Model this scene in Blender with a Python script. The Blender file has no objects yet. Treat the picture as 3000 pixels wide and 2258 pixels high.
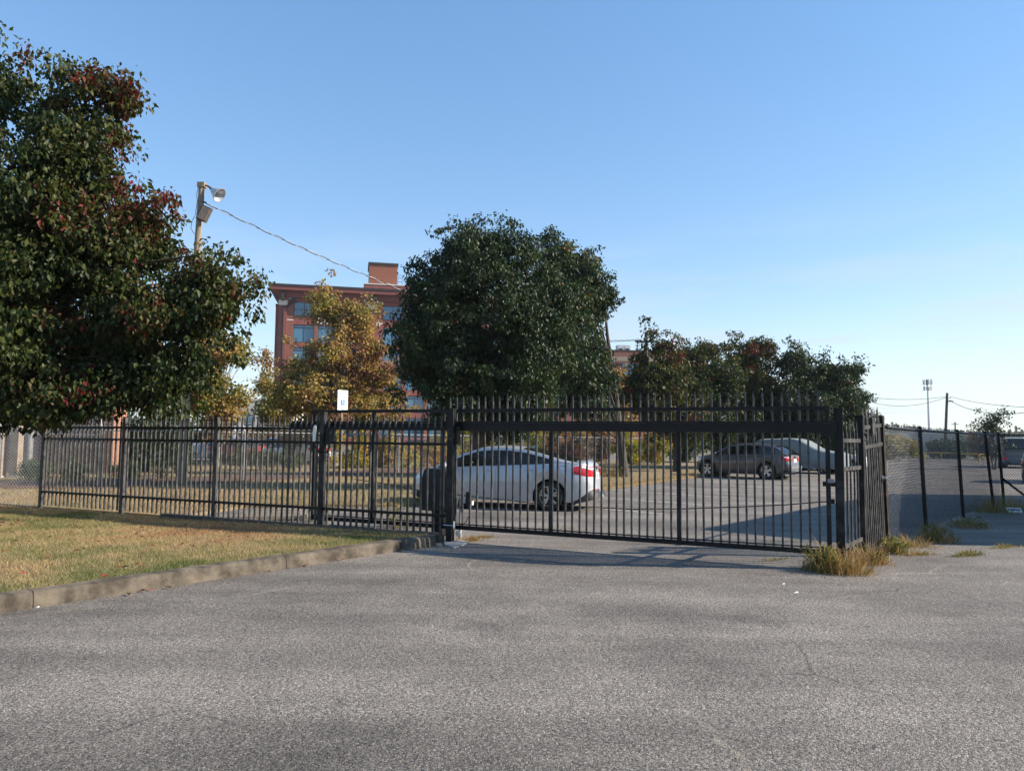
import bpy, bmesh, math, random
import numpy as np
from mathutils import Vector, Matrix

rnd = random.Random(7)
NR = np.random.default_rng(11)
scene = bpy.context.scene
COL = scene.collection
R = math.radians

# ------------------------------------------------------------------ camera
CH, PITCH, ROLL, FPX, IW, IH = 1.6, R(4.1), R(0.6), 2167.0, 3000.0, 2258.0
_f = np.array([0, math.cos(PITCH), math.sin(PITCH)])
_u = np.array([0, -math.sin(PITCH), math.cos(PITCH)])
_x = np.array([1.0, 0, 0])
CX = math.cos(ROLL) * _x + math.sin(ROLL) * _u
CU = math.cos(ROLL) * _u - math.sin(ROLL) * _x
CO = np.array([0, 0, CH])
cam_d = bpy.data.cameras.new('camera')
cam = bpy.data.objects.new('camera', cam_d)
COL.objects.link(cam)
cam_d.sensor_fit = 'HORIZONTAL'
cam_d.sensor_width = 36.0
cam_d.lens = 36.0 * FPX / IW
cam_d.clip_end = 6000
cam_d.clip_start = 0.05
cam.matrix_world = Matrix(((CX[0], CU[0], -_f[0], 0), (CX[1], CU[1], -_f[1], 0), (CX[2], CU[2], -_f[2], CH), (0, 0, 0, 1)))
scene.camera = cam


def ray(u, v):
    return _f + CX * (u - IW / 2) / FPX - CU * (v - IH / 2) / FPX


def gz(u, v, z=0.0):          # photo pixel -> point at height z
    d = ray(u, v)
    return CO + d * ((z - CH) / d[2])


def aty(u, v, y):             # photo pixel -> point at distance y
    d = ray(u, v)
    return CO + d * (y / d[1])


# ------------------------------------------------------------------ sky, sun, exposure
SUN_AZ, SUN_EL = R(93), R(30)   # azimuth clockwise from the view direction
world = bpy.data.worlds.new('World')
scene.world = world
world.use_nodes = True
wt = world.node_tree
wt.nodes.clear()
wo = wt.nodes.new('ShaderNodeOutputWorld')
bg = wt.nodes.new('ShaderNodeBackground')
sky = wt.nodes.new('ShaderNodeTexSky')
sky.sky_type = 'NISHITA'
sky.sun_disc = False
sky.sun_elevation = SUN_EL
sky.sun_rotation = SUN_AZ
sky.altitude = 200
sky.air_density = 1.0
sky.dust_density = 0.0
sky.ozone_density = 2.0
bg.inputs['Strength'].default_value = 0.115
# thin high cirrus low over the horizon
tc = wt.nodes.new('ShaderNodeTexCoord')
mp = wt.nodes.new('ShaderNodeMapping')
mp.inputs['Scale'].default_value = (1.3, 1.3, 9.0)
mp.inputs['Rotation'].default_value = (R(6), R(-5), 0)
mp.inputs['Location'].default_value = (1.35, 0.4, 0.75)
cn = wt.nodes.new('ShaderNodeTexNoise')
cn.inputs['Scale'].default_value = 2.1
cn.inputs['Detail'].default_value = 7
cn.inputs['Roughness'].default_value = 0.55
cr = wt.nodes.new('ShaderNodeValToRGB')
cr.color_ramp.elements[0].position = 0.46
cr.color_ramp.elements[1].position = 0.64
sep = wt.nodes.new('ShaderNodeSeparateXYZ')
er = wt.nodes.new('ShaderNodeMapRange')
er.inputs['From Min'].default_value = 0.30
er.inputs['From Max'].default_value = 0.06
er.inputs['To Min'].default_value = 0.0
er.inputs['To Max'].default_value = 0.85
mul = wt.nodes.new('ShaderNodeMath')
mul.operation = 'MULTIPLY'
mx = wt.nodes.new('ShaderNodeMix')
mx.data_type = 'RGBA'
mx.inputs[7].default_value = (3.0, 3.4, 3.85, 1)
wt.links.new(tc.outputs['Generated'], mp.inputs['Vector'])
wt.links.new(mp.outputs['Vector'], cn.inputs['Vector'])
wt.links.new(cn.outputs['Fac'], cr.inputs['Fac'])
wt.links.new(tc.outputs['Generated'], sep.inputs['Vector'])
wt.links.new(sep.outputs['Z'], er.inputs['Value'])
wt.links.new(cr.outputs['Color'], mul.inputs[0])
wt.links.new(er.outputs['Result'], mul.inputs[1])
hz = wt.nodes.new('ShaderNodeMapRange')         # horizon haze, the same all round
hz.inputs['From Min'].default_value = 0.16
hz.inputs['From Max'].default_value = -0.02
hz.inputs['To Min'].default_value = 0.0
hz.inputs['To Max'].default_value = 0.8
wt.links.new(sep.outputs['Z'], hz.inputs['Value'])
mxm = wt.nodes.new('ShaderNodeMath')
mxm.operation = 'MAXIMUM'
wt.links.new(mul.outputs[0], mxm.inputs[0])
wt.links.new(hz.outputs['Result'], mxm.inputs[1])
wt.links.new(mxm.outputs[0], mx.inputs[0])
hsv = wt.nodes.new('ShaderNodeHueSaturation')
hsv.inputs['Saturation'].default_value = 1.30
hsv.inputs['Hue'].default_value = 0.508
wt.links.new(sky.outputs['Color'], hsv.inputs['Color'])
gam = wt.nodes.new('ShaderNodeGamma')          # the phone's tone curve flattens the sky
gam.inputs['Gamma'].default_value = 0.64
gain = wt.nodes.new('ShaderNodeMix')
gain.data_type = 'RGBA'
gain.blend_type = 'MULTIPLY'
gain.inputs[0].default_value = 1.0
gain.inputs[7].default_value = (1.58, 1.58, 1.60, 1)
wt.links.new(hsv.outputs['Color'], gam.inputs['Color'])
wt.links.new(gam.outputs['Color'], gain.inputs[6])
wt.links.new(gain.outputs[2], mx.inputs[6])
wt.links.new(mx.outputs[2], bg.inputs['Color'])
wt.links.new(bg.outputs['Background'], wo.inputs['Surface'])

sun_dir = Vector((math.cos(SUN_EL) * math.sin(SUN_AZ), math.cos(SUN_EL) * math.cos(SUN_AZ), math.sin(SUN_EL)))
sd = bpy.data.lights.new('sun', 'SUN')
sd.energy = 4.8
sd.angle = R(0.53)
sd.color = (1.0, 0.885, 0.74)
sun = bpy.data.objects.new('sun', sd)
COL.objects.link(sun)
sun.rotation_euler = sun_dir.to_track_quat('Z', 'Y').to_euler()
sun.location = (40, -5, 40)

scene.view_settings.view_transform = 'Standard'
scene.view_settings.look = 'None'
scene.view_settings.gamma = 1.0
scene.view_settings.use_curve_mapping = False
scene.view_settings.exposure = 1.05


# ------------------------------------------------------------------ helpers
def tag(o, label=None, cat=None, group=None, kind=None):
    if label: o['label'] = label
    if cat: o['category'] = cat
    if group: o['group'] = group
    if kind: o['kind'] = kind
    return o


def thing(name, label, cat, loc=(0, 0, 0), rz=0.0, group=None):
    o = bpy.data.objects.new(name, None)
    o.empty_display_size = 0.2
    COL.objects.link(o)
    o.location = loc
    o.rotation_euler = (0, 0, rz)
    return tag(o, label, cat, group)


def obj(name, me, parent=None, loc=None, rz=0.0):
    o = bpy.data.objects.new(name, me)
    COL.objects.link(o)
    if parent: o.parent = parent
    if loc is not None: o.location = loc
    if rz: o.rotation_euler = (0, 0, rz)
    return o


def copy_tree(o, parent=None):
    c = o.copy()
    COL.objects.link(c)
    c.parent = parent
    for ch in o.children:
        copy_tree(ch, c)
    return c


class MB:
    def __init__(s):
        s.v, s.f = [], []

    def add(s, vs, fs):
        n = len(s.v)
        s.v += [tuple(p) for p in vs]
        s.f += [tuple(i + n for i in f) for f in fs]
        return s

    def box(s, c, size, rot=None):
        hx, hy, hz = [a / 2 for a in size]
        vs = [Vector((x, y, z)) for x in (-hx, hx) for y in (-hy, hy) for z in (-hz, hz)]
        if rot is not None:
            M = rot if isinstance(rot, Matrix) else Matrix.Rotation(rot, 3, 'Z')
            vs = [M @ p for p in vs]
        c = Vector(c)
        return s.add([p + c for p in vs], [(0, 1, 3, 2), (4, 6, 7, 5), (0, 4, 5, 1), (2, 3, 7, 6), (0, 2, 6, 4), (1, 5, 7, 3)])

    def span(s, x0, x1, y0, y1, z0, z1):
        return s.box(((x0 + x1) / 2, (y0 + y1) / 2, (z0 + z1) / 2), (abs(x1 - x0), abs(y1 - y0), abs(z1 - z0)))

    def bar(s, p0, p1, w, h=None, up=(0, 0, 1)):
        p0, p1 = Vector(p0), Vector(p1)
        h = w if h is None else h
        d = (p1 - p0)
        L = d.length
        d.normalize()
        upv = Vector(up)
        if abs(d.dot(upv)) > 0.98: upv = Vector((0, 1, 0))
        a = d.cross(upv).normalized()
        b = a.cross(d).normalized()
        return s.box((p0 + p1) / 2, (L, w, h), Matrix((d, a, b)).transposed())

    def tube(s, pts, rs, n=8, cap=True):
        pts = [Vector(p) for p in pts]
        if not hasattr(rs, '__len__'): rs = [rs] * len(pts)
        base = len(s.v)
        prev = None
        for i, p in enumerate(pts):
            d = (pts[min(i + 1, len(pts) - 1)] - pts[max(i - 1, 0)])
            d = d.normalized() if d.length > 1e-9 else Vector((0, 0, 1))
            if prev is None:
                ref = Vector((1, 0, 0)) if abs(d.x) < 0.8 else Vector((0, 1, 0))
            else:
                ref = prev
            a = (ref - d * ref.dot(d)).normalized()
            prev = a
            b = d.cross(a)
            for k in range(n):
                t = 2 * math.pi * k / n
                s.v.append(tuple(p + (a * math.cos(t) + b * math.sin(t)) * rs[i]))
        for i in range(len(pts) - 1):
            for k in range(n):
                k2 = (k + 1) % n
                s.f.append((base + i * n + k, base + i * n + k2, base + (i + 1) * n + k2, base + (i + 1) * n + k))
        if cap:
            s.f.append(tuple(base + k for k in range(n))[::-1])
            s.f.append(tuple(base + (len(pts) - 1) * n + k for k in range(n)))
        return s

    def grid(s, P, flip=False):       # P[i][j] points
        n = len(s.v)
        ni, nj = len(P), len(P[0])
        for row in P:
            for p in row: s.v.append(tuple(p))
        for i in range(ni - 1):
            for j in range(nj - 1):
                q = (n + i * nj + j, n + i * nj + j + 1, n + (i + 1) * nj + j + 1, n + (i + 1) * nj + j)
                s.f.append(q[::-1] if flip else q)
        return s

    def lathe(s, prof, c=(0, 0, 0), axis='Y', n=28):   # prof: (r, h)
        rows = []
        for k in range(n + 1):
            t = 2 * math.pi * k / n
            row = []
            for r, h in prof:
                if axis == 'Y': row.append((c[0] + r * math.cos(t), c[1] + h, c[2] + r * math.sin(t)))
                else: row.append((c[0] + r * math.cos(t), c[1] + r * math.sin(t), c[2] + h))
            rows.append(row)
        return s.grid(rows)

    def prism(s, poly, z0, z1):
        n = len(poly)
        vs = [(p[0], p[1], z0) for p in poly] + [(p[0], p[1], z1) for p in poly]
        fs = [tuple(range(n))[::-1], tuple(range(n, 2 * n))] + [(i, (i + 1) % n, (i + 1) % n + n, i + n) for i in range(n)]
        return s.add(vs, fs)

    def mesh(s, name, mat, smooth=None):
        me = bpy.data.meshes.new(name)
        me.from_pydata(s.v, [], s.f)
        if mat: me.materials.append(mat)
        if smooth is not None:
            me.shade_smooth()
            me.set_sharp_from_angle(angle=R(smooth))
        me.update()
        return me

    def build(s, name, mat, parent=None, smooth=None, loc=None, rz=0.0):
        return obj(name, s.mesh(name, mat, smooth), parent, loc, rz)


def np_mesh(name, verts, tris, mat, tint=None, sides=3):
    me = bpy.data.meshes.new(name)
    nv, nf = len(verts), len(tris)
    me.vertices.add(nv)
    me.vertices.foreach_set('co', np.ascontiguousarray(verts, dtype=np.float32).ravel())
    me.loops.add(nf * sides)
    me.loops.foreach_set('vertex_index', np.ascontiguousarray(tris, dtype=np.int32).ravel())
    me.polygons.add(nf)
    me.polygons.foreach_set('loop_start', np.arange(0, nf * sides, sides, dtype=np.int32))
    me.polygons.foreach_set('loop_total', np.full(nf, sides, dtype=np.int32))
    me.materials.append(mat)
    if tint is not None:
        a = me.attributes.new('tint', 'FLOAT', 'FACE')
        a.data.foreach_set('value', np.ascontiguousarray(tint, dtype=np.float32))
    me.update(calc_edges=True)
    return me


def inpoly(x, y, poly):
    r = np.zeros(len(x), bool)
    n = len(poly)
    j = n - 1
    for i in range(n):
        xi, yi = poly[i]
        xj, yj = poly[j]
        c = ((yi > y) != (yj > y)) & (x < (xj - xi) * (y - yi) / (yj - yi + 1e-12) + xi)
        r ^= c
        j = i
    return r


# ------------------------------------------------------------------ materials
def nodes(name):
    m = bpy.data.materials.new(name)
    m.use_nodes = True
    nt = m.node_tree
    return m, nt, nt.nodes['Principled BSDF']


def N(nt, t, **kw):
    n = nt.nodes.new(t)
    for k, v in kw.items():
        n.inputs[k].default_value = v
    return n


def c4(c):
    return (c[0], c[1], c[2], 1) if hasattr(c, '__len__') else (c, c, c, 1)


def mk(name, c1, c2=None, scale=6.0, rough=0.6, metal=0.0, bump=0.0, bscale=None, spec=0.5, detail=4, lo=0.35, hi=0.65, coat=0.0, stretch=(1, 1, 1), world_co=True):
    m, nt, b = nodes(name)
    b.inputs['Roughness'].default_value = rough
    b.inputs['Metallic'].default_value = metal
    b.inputs['Specular IOR Level'].default_value = spec
    b.inputs['Coat Weight'].default_value = coat
    b.inputs['Base Color'].default_value = c4(c1)
    if c2 is None and not bump: return m
    if world_co:
        g = nt.nodes.new('ShaderNodeNewGeometry').outputs['Position']
    else:
        g = nt.nodes.new('ShaderNodeTexCoord').outputs['Object']
    mpn = nt.nodes.new('ShaderNodeMapping')
    mpn.inputs['Scale'].default_value = stretch
    nt.links.new(g, mpn.inputs['Vector'])
    if c2 is not None:
        no = N(nt, 'ShaderNodeTexNoise', Scale=scale, Detail=detail, Roughness=0.6)
        nt.links.new(mpn.outputs[0], no.inputs['Vector'])
        rp = nt.nodes.new('ShaderNodeValToRGB')
        rp.color_ramp.elements[0].position = lo
        rp.color_ramp.elements[1].position = hi
        rp.color_ramp.elements[0].color = c4(c1)
        rp.color_ramp.elements[1].color = c4(c2)
        nt.links.new(no.outputs['Fac'], rp.inputs['Fac'])
        nt.links.new(rp.outputs['Color'], b.inputs['Base Color'])
    if bump:
        nb = N(nt, 'ShaderNodeTexNoise', Scale=bscale or scale * 6, Detail=4)
        nt.links.new(mpn.outputs[0], nb.inputs['Vector'])
        bp = N(nt, 'ShaderNodeBump', Strength=bump, Distance=0.02)
        nt.links.new(nb.outputs['Fac'], bp.inputs['Height'])
        nt.links.new(bp.outputs['Normal'], b.inputs['Normal'])
    return m


def foliage(name, stops, trans=0.3, rough=0.42, spec=0.45):
    m, nt, b = nodes(name)
    at = nt.nodes.new('ShaderNodeAttribute')
    at.attribute_name = 'tint'
    rp = nt.nodes.new('ShaderNodeValToRGB')
    el = rp.color_ramp.elements
    while len(el) < len(stops): el.new(0.5)
    for e, (p, c) in zip(el, stops):
        e.position = p
        e.color = c4(c)
    nt.links.new(at.outputs['Fac'], rp.inputs['Fac'])
    nt.links.new(rp.outputs['Color'], b.inputs['Base Color'])
    b.inputs['Roughness'].default_value = rough
    b.inputs['Specular IOR Level'].default_value = spec
    tr = nt.nodes.new('ShaderNodeBsdfTranslucent')
    hs = N(nt, 'ShaderNodeHueSaturation', Saturation=1.15, Value=1.5)
    nt.links.new(rp.outputs['Color'], hs.inputs['Color'])
    nt.links.new(hs.outputs['Color'], tr.inputs['Color'])
    ms = nt.nodes.new('ShaderNodeMixShader')
    ms.inputs[0].default_value = trans
    nt.links.new(b.outputs[0], ms.inputs[1])
    nt.links.new(tr.outputs[0], ms.inputs[2])
    nt.links.new(ms.outputs[0], nt.nodes['Material Output'].inputs['Surface'])
    return m


def asphalt_mat(name, base=0.115, patchy=True):
    m, nt, b = nodes(name)
    L = nt.links.new
    g = nt.nodes.new('ShaderNodeNewGeometry').outputs['Position']
    # aggregate grains
    vo = N(nt, 'ShaderNodeTexVoronoi', Scale=118.0, Randomness=1.0)
    L(g, vo.inputs['Vector'])
    sg = nt.nodes.new('ShaderNodeSeparateColor')
    L(vo.outputs['Color'], sg.inputs[0])
    grain = nt.nodes.new('ShaderNodeValToRGB')
    e = grain.color_ramp.elements
    e[0].position, e[0].color = 0.0, c4((base * 0.28, base * 0.265, base * 0.25))
    e[1].position, e[1].color = 1.0, c4((base * 2.7, base * 2.42, base * 2.1))
    e2 = e.new(0.5); e2.color = c4((base * 1.16, base * 1.01, base * 0.86))
    e3 = e.new(0.86); e3.color = c4((base * 1.6, base * 1.42, base * 1.23))
    L(sg.outputs[0], grain.inputs['Fac'])
    # medium blotches and long wear streaks
    n1 = N(nt, 'ShaderNodeTexNoise', Scale=0.55, Detail=5.0, Roughness=0.6)
    L(g, n1.inputs['Vector'])
    mp_ = nt.nodes.new('ShaderNodeMapping')
    mp_.inputs['Rotation'].default_value = (0, 0, R(-38))
    mp_.inputs['Scale'].default_value = (0.16, 1.0, 1.0)
    L(g, mp_.inputs['Vector'])
    n2 = N(nt, 'ShaderNodeTexNoise', Scale=1.15, Detail=4.0, Roughness=0.55)
    L(mp_.outputs[0], n2.inputs['Vector'])
    ad = nt.nodes.new('ShaderNodeMath'); ad.operation = 'ADD'
    L(n1.outputs['Fac'], ad.inputs[0]); L(n2.outputs['Fac'], ad.inputs[1])
    mr = N(nt, 'ShaderNodeMapRange', **{'From Min': 0.65, 'From Max': 1.35, 'To Min': 0.46, 'To Max': 1.52})
    L(ad.outputs[0], mr.inputs['Value'])
    mu = nt.nodes.new('ShaderNodeMix'); mu.data_type = 'RGBA'; mu.blend_type = 'MULTIPLY'
    mu.inputs[0].default_value = 1.0
    L(grain.outputs['Color'], mu.inputs[6]); L(mr.outputs[0], mu.inputs[7])
    ns = N(nt, 'ShaderNodeTexNoise', Scale=0.9, Detail=2.0, Roughness=0.5)
    of2 = nt.nodes.new('ShaderNodeVectorMath'); of2.operation = 'ADD'; of2.inputs[1].default_value = (13.0, 5.0, 0)
    L(g, of2.inputs[0]); L(of2.outputs[0], ns.inputs['Vector'])
    rs = N(nt, 'ShaderNodeMapRange', **{'From Min': 0.64, 'From Max': 0.74, 'To Min': 1.0, 'To Max': 0.72})
    L(ns.outputs['Fac'], rs.inputs['Value'])
    mus = nt.nodes.new('ShaderNodeMix'); mus.data_type = 'RGBA'; mus.blend_type = 'MULTIPLY'
    mus.inputs[0].default_value = 1.0
    L(mu.outputs[2], mus.inputs[6]); L(rs.outputs[0], mus.inputs[7])
    mu = mus
    # pale dusty scuffs
    n3 = N(nt, 'ShaderNodeTexNoise', Scale=2.3, Detail=6.0, Roughness=0.7)
    L(mp_.outputs[0], n3.inputs['Vector'])
    r3 = nt.nodes.new('ShaderNodeValToRGB')
    r3.color_ramp.elements[0].position = 0.60
    r3.color_ramp.elements[1].position = 0.80
    L(n3.outputs['Fac'], r3.inputs['Fac'])
    mf = nt.nodes.new('ShaderNodeMath'); mf.operation = 'MULTIPLY'; mf.inputs[1].default_value = 0.38
    L(r3.outputs['Color'], mf.inputs[0])
    m2 = nt.nodes.new('ShaderNodeMix'); m2.data_type = 'RGBA'
    m2.inputs[7].default_value = (0.27, 0.235, 0.19, 1)
    L(mf.outputs[0], m2.inputs[0]); L(mu.outputs[2], m2.inputs[6])
    # cracks
    wv = N(nt, 'ShaderNodeTexNoise', Scale=1.7, Detail=3.0)
    L(g, wv.inputs['Vector'])
    mxv = nt.nodes.new('ShaderNodeMix'); mxv.data_type = 'VECTOR'
    mxv.inputs[0].default_value = 0.22
    L(g, mxv.inputs[4]); L(wv.outputs['Color'], mxv.inputs[5])
    vc = N(nt, 'ShaderNodeTexVoronoi', Scale=0.42)
    vc.feature = 'DISTANCE_TO_EDGE'
    L(mxv.outputs[1], vc.inputs['Vector'])
    cm = N(nt, 'ShaderNodeMapRange', **{'From Min': 0.0012, 'From Max': 0.0045, 'To Min': 1.0, 'To Max': 0.0})
    L(vc.outputs['Distance'], cm.inputs['Value'])
    ngate = N(nt, 'ShaderNodeTexNoise', Scale=0.6, Detail=2.0)
    L(g, ngate.inputs['Vector'])
    ng = N(nt, 'ShaderNodeMapRange', **{'From Min': 0.52, 'From Max': 0.64, 'To Min': 0.0, 'To Max': 0.55})
    L(ngate.outputs['Fac'], ng.inputs['Value'])
    cmm = nt.nodes.new('ShaderNodeMath'); cmm.operation = 'MULTIPLY'
    L(cm.outputs[0], cmm.inputs[0]); L(ng.outputs[0], cmm.inputs[1])
    m3 = nt.nodes.new('ShaderNodeMix'); m3.data_type = 'RGBA'
    m3.inputs[7].default_value = (0.022, 0.021, 0.019, 1)
    L(cmm.outputs[0], m3.inputs[0]); L(m2.outputs[2], m3.inputs[6])
    vp = N(nt, 'ShaderNodeTexVoronoi', Scale=0.31)
    vp.feature = 'DISTANCE_TO_EDGE'
    ofs = nt.nodes.new('ShaderNodeVectorMath'); ofs.operation = 'ADD'; ofs.inputs[1].default_value = (7.3, 3.1, 0)
    L(mxv.outputs[1], ofs.inputs[0]); L(ofs.outputs[0], vp.inputs['Vector'])
    pmn = N(nt, 'ShaderNodeTexNoise', Scale=9.0, Detail=4.0)
    L(g, pmn.inputs['Vector'])
    pw = N(nt, 'ShaderNodeMapRange', **{'From Min': 0.35, 'From Max': 0.75, 'To Min': 0.0004, 'To Max': 0.007})
    L(pmn.outputs['Fac'], pw.inputs['Value'])
    lt = nt.nodes.new('ShaderNodeMath'); lt.operation = 'LESS_THAN'
    L(vp.outputs['Distance'], lt.inputs[0]); L(pw.outputs[0], lt.inputs[1])
    ng2 = N(nt, 'ShaderNodeMapRange', **{'From Min': 0.40, 'From Max': 0.52, 'To Min': 0.42, 'To Max': 0.0})
    L(ngate.outputs['Fac'], ng2.inputs['Value'])
    pm = nt.nodes.new('ShaderNodeMath'); pm.operation = 'MULTIPLY'
    L(lt.outputs[0], pm.inputs[0]); L(ng2.outputs[0], pm.inputs[1])
    m4 = nt.nodes.new('ShaderNodeMix'); m4.data_type = 'RGBA'
    m4.inputs[7].default_value = (0.34, 0.29, 0.22, 1)
    L(pm.outputs[0], m4.inputs[0]); L(m3.outputs[2], m4.inputs[6])
    L(m4.outputs[2], b.inputs['Base Color'])
    b.inputs['Roughness'].default_value = 0.82
    b.inputs['Specular IOR Level'].default_value = 0.35
    bp = N(nt, 'ShaderNodeBump', Strength=0.75, Distance=0.006)
    L(vo.outputs['Distance'], bp.inputs['Height'])
    bp.invert = True
    nf = N(nt, 'ShaderNodeTexNoise', Scale=34.0, Detail=3.0)
    L(g, nf.inputs['Vector'])
    bp2 = N(nt, 'ShaderNodeBump', Strength=0.55, Distance=0.02)
    L(nf.outputs['Fac'], bp2.inputs['Height'])
    L(bp.outputs[0], bp2.inputs['Normal'])
    L(bp2.outputs[0], b.inputs['Normal'])
    return m


def brick_mat(name, c1, c2, mortar, w=0.22, h=0.075, ms=0.012, axis='XZ'):
    m, nt, b = nodes(name)
    L = nt.links.new
    g = nt.nodes.new('ShaderNodeTexCoord').outputs['Object']
    sp = nt.nodes.new('ShaderNodeSeparateXYZ')
    L(g, sp.inputs[0])
    ad = nt.nodes.new('ShaderNodeMath')
    L(sp.outputs['X'], ad.inputs[0]); L(sp.outputs['Y'], ad.inputs[1])
    cb = nt.nodes.new('ShaderNodeCombineXYZ')
    L(ad.outputs[0], cb.inputs['X']); L(sp.outputs['Z'], cb.inputs['Y'])
    br = N(nt, 'ShaderNodeTexBrick', Scale=1.0)
    br.inputs['Color1'].default_value = c4(c1)
    br.inputs['Color2'].default_value = c4(c2)
    br.inputs['Mortar'].default_value = c4(mortar)
    br.inputs['Mortar Size'].default_value = ms
    br.inputs['Brick Width'].default_value = w
    br.inputs['Row Height'].default_value = h
    L(cb.outputs[0], br.inputs['Vector'])
    L(br.outputs['Color'], b.inputs['Base Color'])
    bp = N(nt, 'ShaderNodeBump', Strength=0.6, Distance=0.01)
    bp.invert = True
    L(br.outputs['Fac'], bp.inputs['Height'])
    L(bp.outputs[0], b.inputs['Normal'])
    b.inputs['Roughness'].default_value = 0.85
    return m


def glass_tint(name, tint=(0.05, 0.06, 0.06), op=0.55):
    m, nt, b = nodes(name)
    b.inputs['Base Color'].default_value = c4(tint)
    b.inputs['Roughness'].default_value = 0.04
    b.inputs['Specular IOR Level'].default_value = 0.6
    tr = nt.nodes.new('ShaderNodeBsdfTransparent')
    tr.inputs[0].default_value = (0.55, 0.62, 0.6, 1)
    ms = nt.nodes.new('ShaderNodeMixShader')
    ms.inputs[0].default_value = op
    nt.links.new(tr.outputs[0], ms.inputs[1])
    nt.links.new(b.outputs[0], ms.inputs[2])
    nt.links.new(ms.outputs[0], nt.nodes['Material Output'].inputs['Surface'])
    return m


M = {}
M['asphalt'] = asphalt_mat('asphalt', 0.138)
M['ground'] = mk('far_earth', (0.10, 0.09, 0.05), (0.16, 0.14, 0.08), scale=0.05, rough=0.95)
M['soil'] = mk('lawn_soil', (0.16, 0.115, 0.06), (0.25, 0.185, 0.10), scale=3.0, rough=0.95, bump=0.6, bscale=60)
M['mulch'] = mk('mulch', (0.055, 0.03, 0.018), (0.17, 0.085, 0.05), scale=9, rough=0.95, bump=0.8, bscale=40)
M['kerb'] = mk('kerb_concrete', (0.040, 0.031, 0.021), (0.145, 0.12, 0.090), scale=4.5, rough=0.9, bump=0.35, bscale=70, detail=8, lo=0.38, hi=0.66)
M['concrete'] = mk('pale_concrete', (0.30, 0.285, 0.26), (0.44, 0.42, 0.39), scale=4, rough=0.9, bump=0.25, bscale=60)
M['timber'] = mk('weathered_timber', (0.15, 0.125, 0.095), (0.27, 0.235, 0.185), scale=5, rough=0.9, stretch=(.6, 5, 5))
M['edging'] = mk('dark_concrete_edging', (0.055, 0.047, 0.04), (0.12, 0.10, 0.085), scale=6, rough=0.92, bump=0.3, bscale=60)
M['black'] = mk('black_paint', (0.005, 0.005, 0.006), (0.010, 0.010, 0.010), scale=7, rough=0.45, spec=0.22, bump=0.05, bscale=120)
M['black_worn'] = mk('weathered_black_paint', (0.005, 0.006, 0.007), (0.06, 0.062, 0.065), scale=2.6, rough=0.5, spec=0.25, detail=6, lo=0.5, hi=0.76, bump=0.08, bscale=90)
M['rust'] = mk('rusty_black_paint', (0.010, 0.009, 0.009), (0.08, 0.045, 0.025), scale=5, rough=0.7, spec=0.25, detail=6, lo=0.52, hi=0.72)
M['grey_bar'] = mk('faded_black_paint', (0.016, 0.016, 0.017), (0.085, 0.082, 0.078), scale=9, rough=0.5, spec=0.3)
M['galv'] = mk('galvanised_steel', (0.40, 0.41, 0.42), (0.55, 0.56, 0.57), scale=6, rough=0.45, metal=0.6)
M['galv_dull'] = mk('dull_galvanised_wire', (0.16, 0.165, 0.17), (0.24, 0.245, 0.25), scale=5, rough=0.55, metal=0.3)
M['wire_black'] = mk('black_vinyl_wire', (0.02, 0.022, 0.026), rough=0.5)
M['wire_grey'] = mk('weathered_fence_wire', (0.06, 0.064, 0.07), (0.15, 0.155, 0.165), scale=8, rough=0.3, metal=0.5)
M['lamp_glass'] = mk('dull_lamp_metal', (0.38, 0.40, 0.43), (0.55, 0.56, 0.58), scale=6, rough=0.3, metal=0.4)
M['chrome'] = mk('bright_metal', (0.7, 0.7, 0.7), rough=0.22, metal=1.0)
M['op_box'] = mk('operator_plastic', (0.030, 0.034, 0.038), (0.042, 0.047, 0.052), scale=4, rough=0.6, spec=.2)
M['white'] = mk('white_plastic', (0.70, 0.70, 0.66), (0.78, 0.78, 0.75), scale=9, rough=0.45)
M['cable'] = mk('cable_rubber', (0.012, 0.012, 0.012), rough=0.6)
M['wood_pole'] = mk('wooden_pole', (0.16, 0.125, 0.085), (0.30, 0.245, 0.175), scale=6, rough=0.9, stretch=(6, 6, 0.35), bump=0.4, bscale=30)
M['dark_pole'] = mk('dark_wooden_pole', (0.05, 0.042, 0.036), (0.11, 0.095, 0.08), scale=6, rough=0.9, stretch=(6, 6, 0.35))
M['bark'] = mk('bark', (0.035, 0.028, 0.022), (0.095, 0.078, 0.062), scale=9, rough=0.95, stretch=(2, 2, 0.5), bump=0.8, bscale=26)
M['pale_bark'] = mk('pale_bark', (0.16, 0.14, 0.11), (0.42, 0.39, 0.33), scale=5, rough=0.9, bump=0.3, bscale=20)
M['brown_post'] = mk('brown_sign_post', (0.11, 0.085, 0.045), (0.16, 0.12, 0.07), scale=8, rough=0.7)
M['sign'] = mk('sign_white', (0.80, 0.84, 0.80), rough=0.4)
M['sign_green'] = mk('sign_green_print', (0.16, 0.42, 0.30), rough=0.5)
M['sign_blue'] = mk('sign_blue_print', (0.02, 0.17, 0.52), rough=0.45)
M['paint_line'] = mk('worn_white_paint', (0.16, 0.155, 0.145), (0.52, 0.51, 0.48), scale=6, rough=0.85, detail=6, lo=0.36, hi=0.6)
M['yellow'] = mk('yellow_paint', (0.62, 0.40, 0.03), (0.52, 0.30, 0.03), scale=3, rough=0.5)
M['litter'] = mk('litter_white', (0.75, 0.75, 0.73), rough=0.6)
M['litter_blue'] = mk('litter_blue_print', (0.12, 0.22, 0.45), rough=0.6)

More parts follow.
